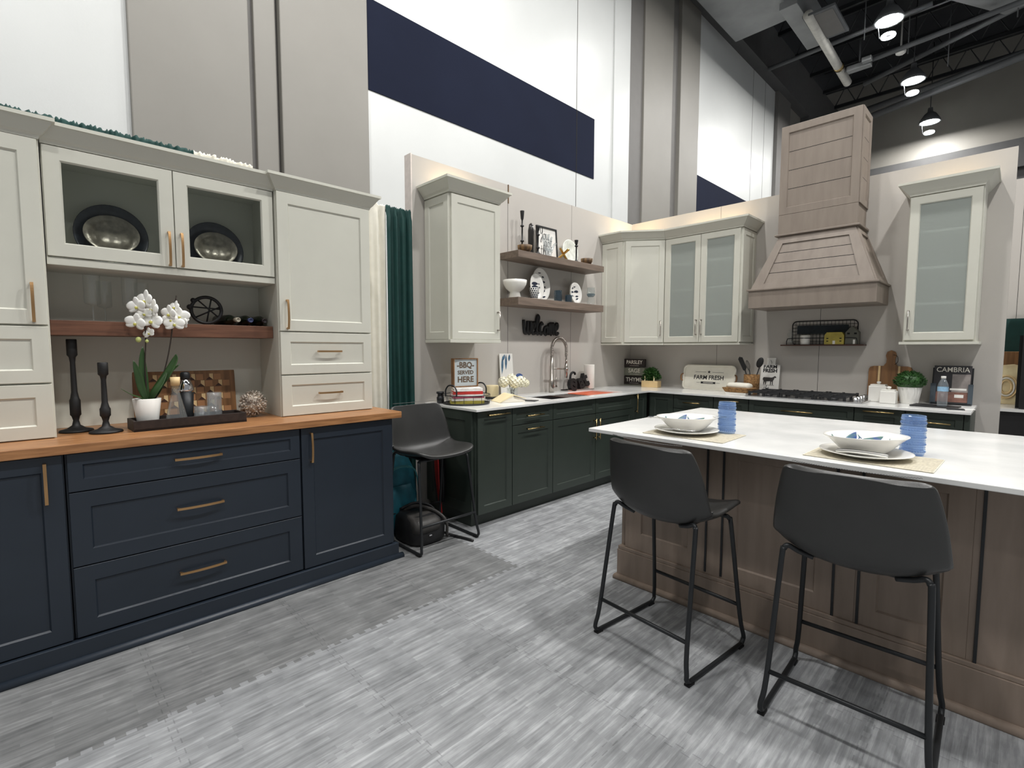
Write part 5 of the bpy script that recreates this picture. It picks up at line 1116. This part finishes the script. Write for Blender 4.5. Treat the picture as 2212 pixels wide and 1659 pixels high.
t = thing('farm_board', 'tall white board with a cow print and bold letters, behind the seagrass holder', 'board', (-1.765, 5.355, CT), 0)
M_ = Matrix.Rotation(-.12, 4, 'X')
b = B().at(M_); b.prism([(-.09, 0), (.09, 0), (.09, .29), (.045, .29), (.045, .36), (-.035, .36), (-.035, .29), (-.09, .29)], 0, .012, WHITEP, 'y'); b.build('board', t, bevel=.002)
b = B().at(M_); b.text('FARM', .045, INKB, 0, .268, -.0006, bold=.0014, sx=1.15); b.text('FRESH', .05, INKB, 0, .228, -.0006, bold=.002, sx=.98)
cow = [(-.062, .155), (-.055, .162), (.02, .160), (.035, .166), (.046, .176), (.058, .172), (.064, .160), (.056, .156), (.048, .158), (.042, .142), (.034, .126), (.034, .085), (.027, .085), (.025, .118), (.018, .118), (.016, .085), (.009, .085), (.008, .122), (-.028, .120), (-.032, .088), (-.039, .088), (-.040, .118), (-.046, .112), (-.050, .088), (-.057, .088), (-.055, .125), (-.064, .14)]
b.prism(cow, -.0012, 0, GREYB, 'y'); b.box(-.06, .045, -.001, 0, .080, .0835, GREYB); word(b, 'the', -.05, .03, .045, INKB, .0015, y=-.001)
b.build('cow_print', t)
B().at(M_).tube(smooth_path([(-.0, -.002, .335), (.012, -.008, .315), (.010, -.006, .30)], 4), .0018, BLACK, 5).build('cord', t)
# cooktop
t = thing('gas_cooktop', 'stainless gas cooktop with black cast iron grates on the range counter', 'cooktop', (-1.335, 5.085, CT), 0)
b = B().box(-.46, .46, -.265, .265, 0, .012, STEEL); b.build('steel_top', t, bevel=.004)
for gx, w in ((-.30, .29), (-.0, .29), (.225, .13)):
    if gx > .2: continue
for (x0, x1) in ((-.44, -.17), (-.165, .105), (.11, .34)):
    b = B(); zt = .048
    for y in (-.235, .235): b.box(x0, x1, y - .006, y + .006, zt - .012, zt, IRON)
    for x in (x0 + .006, x1 - .006): b.box(x - .006, x + .006, -.235, .235, zt - .012, zt, IRON)
    for x in ((x0 + x1) / 2,): b.box(x - .005, x + .005, -.235, .235, zt - .01, zt + .004, IRON)
    for y in (-.12, 0, .12): b.box(x0, x1, y - .005, y + .005, zt - .010, zt + .004, IRON)
    for x in (x0 + .01, x1 - .01, (x0 + x1) / 2):
        for y in (-.232, 0, .232): b.box(x - .010, x + .010, y - .008, y + .008, .012, zt + .006, IRON)
    b.build('grate', t, bevel=.0015)
for (x, y, r) in ((-.31, -.12, .045), (-.31, .12, .04), (-.03, 0, .06), (.22, -.12, .04), (.22, .12, .045)):
    B().lathe([(.001, .012), (r, .012), (r, .022), (r * .8, .024), (r * .8, .031), (.001, .033)], IRON, 24, c=(x, y, 0)).build('burner', t)
for i in range(5): B().lathe([(.001, .012), (.022, .012), (.020, .018), (.0185, .046), (.001, .047)], STEEL, 20, c=(.40, -.20 + i * .10, 0)).build('knob', t)
# wire wall shelf
t = thing('wire_shelf', 'black wire wall shelf with a thin wooden base under the range hood', 'shelf', (-1.315, 5.429, 1.392), 0)
B().box(-.34, .34, -.125, -.002, 0, .012, DARKW).build('board', t, bevel=.001)
b = B(); H_ = .205; W2 = .27
def gridp(b, w, h, y, z0, r):
    o = [(x, y, z0 + z) for x, z in rrect(w, h, .04)]; b.tube(o, r, BLACK, 6, closed=True); return b
gridp(b, .54, .225, -.010, .012, .005)
for i in range(1, 18): x = -.27 + i * .03; b.tube([(x, -.008, .014), (x, -.008, .235)], .0018, BLACK, 4)
for k in range(1, 7): b.tube([(-.268, -.008, .012 + k * .032), (.268, -.008, .012 + k * .032)], .0018, BLACK, 4)
b.build('wire_back', t)
B().tube(smooth_path([(-.29, -.11, .012), (-.285, -.112, .055), (-.25, -.113, .072), (0, -.113, .072), (.25, -.113, .072), (.285, -.112, .055), (.29, -.11, .012)], 6), .0038, BLACK, 6).build('front_rail', t)
B().box(-.225, .20, -.022, -.013, .115, .195, paint('chalk_sign_black', (24, 34, 40), .7, vary=.2, scale=30)).build('name_plate', t)
WS = 1.392 + .0125
tag(B().lathe([(.001, 0), (.036, 0), (.040, .004), (.042, .085), (.038, .092), (.036, .086), (.001, .08)], WHITEP, 26).build('white_mug'), 'small white cup on the wire wall shelf', 'cup', loc=(-1.452, 5.355, WS))
YH = paint('yellow_tin', (176, 160, 70), .55, vary=.12, scale=20); GH = paint('grey_tin', (92, 92, 82), .55, vary=.1)
t = thing('house_lantern', 'yellow tin house ornament on the wire wall shelf', 'ornament', (-1.205, 5.35, WS), 0)
B().prism([(-.078, 0), (.078, 0), (.078, .082), (.060, .112), (-.060, .112), (-.078, .082)], -.04, .04, YH, 'y').build('house', t, bevel=.002)
b = B(); b.box(-.010, .010, -.0425, -.040, .003, .034, WHITEP)
for x in (-.052, .052):
    for z in (.03, .055): b.box(x - .008, x + .008, -.0425, -.040, z - .004, z + .004, GAP)
b.build('windows', t)
t = thing('house_lantern', 'grey tin house ornament at the right of the wire wall shelf', 'ornament', (-1.070, 5.362, WS), 0)
B().prism([(-.05, 0), (.05, 0), (.05, .11), (.0, .168), (-.05, .11)], -.045, .045, GH, 'y').build('house', t, bevel=.002)
b = B(); b.box(.012, .028, -.0475, -.045, .003, .042, WHITEP)
for x in (-.025, .028): b.box(x - .010, x + .010, -.0475, -.045, .09, .105, GAP)
b.build('windows', t)
t = thing('glass_bottle', 'clear glass stacked ornament at the left end of the wire wall shelf', 'ornament', (-1.585, 5.36, WS), 0)
B().lathe([(.001, 0), (.03, .0), (.038, .03), (.028, .06), (.012, .07), (.026, .085), (.026, .11), (.010, .12), (.016, .14), (.001, .15)], CLEAR, 20).build('body', t)
# right part of the range counter
t = thing('serving_board', 'acacia wood paddle board with a round handle leaning behind the canisters', 'cutting board', (-.79, 5.375, CT), 0)
M_ = Matrix.Rotation(-.10, 4, 'X')
o = [(-.155, 0), (.155, 0), (.155, .27), (.145, .292), (.12, .30), (.05, .302), (.032, .33), (.030, .36), (.038, .395), (.030, .425), (.0, .44), (-.030, .425), (-.038, .395), (-.030, .36), (-.032, .33), (-.05, .302), (-.12, .30), (-.145, .292), (-.155, .27)]
B().at(M_).prism(o, 0, .018, WWOOD, 'y').build('board', t, bevel=.003)
B().at(M_).box(-.085, -.070, -.001, 0, .0, .3, PWOOD).box(.055, .070, -.001, 0, 0, .3, PWOOD).build('inlay_strip', t)
B().at(M_).tube(smooth_path([(.015, -.003, .40), (.045, -.008, .385), (.05, -.006, .34), (.03, -.003, .315)], 5), .0022, TWIG, 5).build('leather_cord', t)
def canister(label, loc, w, h, rz):
    t = thing('canister', label, 'canister', loc, rz, 'white square canisters on the range counter')
    B().box(-w / 2, w / 2, -w / 2, w / 2, 0, h, WHITEC).build('body', t, bevel=.006)
    B().box(-w * .42, w * .42, -w * .42, w * .42, h, h + .012, WHITEC).build('lid', t, bevel=.003); B().lathe([(.010, h + .012), (.009, h + .018), (.016, h + .022), (.015, h + .034), (.001, h + .037)], WHITEC, 18).build('knob', t)
canister('larger white square lidded canister, left of the pair', (-.835, 5.215, CT), .125, .135, .0); canister('smaller white square lidded canister, right of the pair', (-.745, 5.09, CT), .108, .103, .0)
t = thing('potted_boxwood', 'round green boxwood plant in a white pot on the range counter', 'plant', (-.625, 5.20, CT), 0)
B().lathe([(.001, 0), (.060, 0), (.062, .004), (.082, .135), (.078, .137), (.074, .125), (.001, .12)], WHITEP, 30).build('pot', t)
b = B(); b.lathe([(.001, .12), (.085, .14), (.10, .18), (.085, .225), (.05, .25), (.001, .258)], LEAF2, 18); bush(b, (0, 0, .175), .105, 900, LEAF2, .011, sz=.85, hemi=True); b.build('foliage', t)
t = thing('magazine_stand', 'black framed stand holding a dark magazine with pale capitals at the right end', 'magazine', (-.375, 5.33, CT), 0)
M_ = Matrix.Rotation(-.18, 4, 'X'); MG = paint('magazine_dark', (56, 54, 56), .35, vary=.2, scale=10)
b = B().at(M_).box(-.125, .125, 0, .012, 0, .30, BLACKM).box(-.125, .125, -.03, 0, 0, .012, BLACKM); b.build('stand', t, bevel=.002)
SLT = paint('stand_slate', (70, 80, 88), .4)
for x0, x1 in ((-.13, -.095), (.10, .13)): B().at(M_).box(x0, x1, -.03, -.027, .0, .165, SLT).build('clip_band', t)
b = B().at(M_).box(-.115, .115, -.020, -.003, .012, .315, MG); m_ = b.build('magazine', t)
b = B().at(M_); b.text('CAMBRIA', .056, LT, 0, .280, -.0206, sx=.86, bold=.0005); b.build('title', m_)
C1 = paint('photo_warm_grey', (150, 142, 138), .4, vary=.2, scale=12); C2 = paint('photo_brown', (134, 96, 84), .4, vary=.3, scale=16)
b = B().at(M_); b.box(.0, .11, -.0212, -.0202, .10, .245, C1).box(-.10, .10, -.0212, -.0202, .018, .10, C2).box(.02, .075, -.022, -.021, .055, .08, WHITEP).box(-.01, .09, -.022, -.021, .115, .13, WHITEP); b.build('cover_photo', m_)
b = B(); b.box(-.15, .13, -.09, .09, 0, .010, BLACK); tag(b.build('tablet', bevel=.004), 'flat black tablet case lying on the range counter under the water bottle', 'tablet', loc=(-.435, 5.045, CT), rz=-.12)
tag(B().box(-.05, .05, -.03, .03, 0, .008, BLACKM).build('phone', bevel=.003), 'small black phone at the right front of the range counter', 'phone', loc=(-.315, 4.90, CT), rz=.2)
tag(B().box(-.05, .05, -.03, .03, 0, .001, WHITEP).build('paper_slip'), 'white paper slip at the right end of the range counter', 'paper', loc=(-.262, 4.985, CT), rz=.3)
t = thing('water_bottle', 'clear plastic water bottle with white cap and blue label in front of the magazine', 'bottle', (-.402, 5.02, CT + .0105), 0)
pr = [(.001, 0), (.028, 0), (.032, .006)]
for i in range(8): pr += [(.0325, .012 + i * .012), (.0295, .018 + i * .012)]
pr += [(.0325, .11), (.0325, .15), (.030, .17), (.018, .20), (.0125, .21), (.0125, .222)]
PET = clearglass('clear_plastic', (238, 244, 248), .12, .10)
B().lathe(pr, PET, 28, cap=False).build('body', t); B().lathe([(.0332, .115), (.0335, .117), (.0335, .147), (.0332, .149)], paint('label_blue', (150, 190, 220), .4, vary=.3, scale=30), 28, cap=False).build('label', t)
B().lathe([(.001, .212), (.0155, .212), (.0155, .230), (.001, .231)], WHITEP, 22).build('cap', t)
# ------------------------------------------------------------------ neighbouring stand, far right
t = B().box(-.40, .60, 6.88, 6.96, .86, 1.66, TEALF).build('teal_panel'); tag(t, 'teal panel behind the neighbouring stand at the far right', 'panel')
tag(B().box(-.45, .25, 6.70, 6.84, .86, 1.34, WWOOD).build('wooden_backboard', bevel=.003), 'brown wooden backboard on the neighbouring counter at the far right', 'board')
t = thing('neighbour_counter', 'black cabinet with a white top at the far right behind the range wall', 'cabinet', (0, 0, 0), 0)
B().box(-.45, .9, 6.0, 6.86, 0, .83, BLACK).build('body', t); B().box(-.47, .92, 5.97, 6.86, .83, .855, QUARTZ).build('top', t)
t = thing('stone_sample', 'pale gold patterned stone plaque standing on the neighbouring counter', 'plaque', (-.075, 6.45, .8555), 0)
SMP = paint('gold_onyx', (242, 228, 184), .3, col2=(200, 172, 124), scale=5); B().prism([(-.10, 0), (.09, 0), (.10, .35), (.04, .37), (-.03, .36), (-.10, .25)], 0, .02, SMP, 'y').build('plaque', t, bevel=.002)
b = B()
for i in range(3): b.tube([((.035 + i * .018) * math.cos(a * PI / 12) - .0, -.003, .16 + (.06 + i * .022) * math.sin(a * PI / 12)) for a in range(24)], .006, (PWOOD, WHITEP, PWOOD)[i], 6, closed=True)
b.build('ring_relief', t)
t = thing('display_screen', 'tall black display panel cut by the right edge of the picture', 'display', (0, 0, 0), 0)
B().box(-.01, .06, 6.1, 6.6, .856, 1.48, BLACK).build('lower_case', t); B().box(.012, .30, 6.0, 6.7, .856, 1.98, BLACK).build('tall_case', t, bevel=.003)
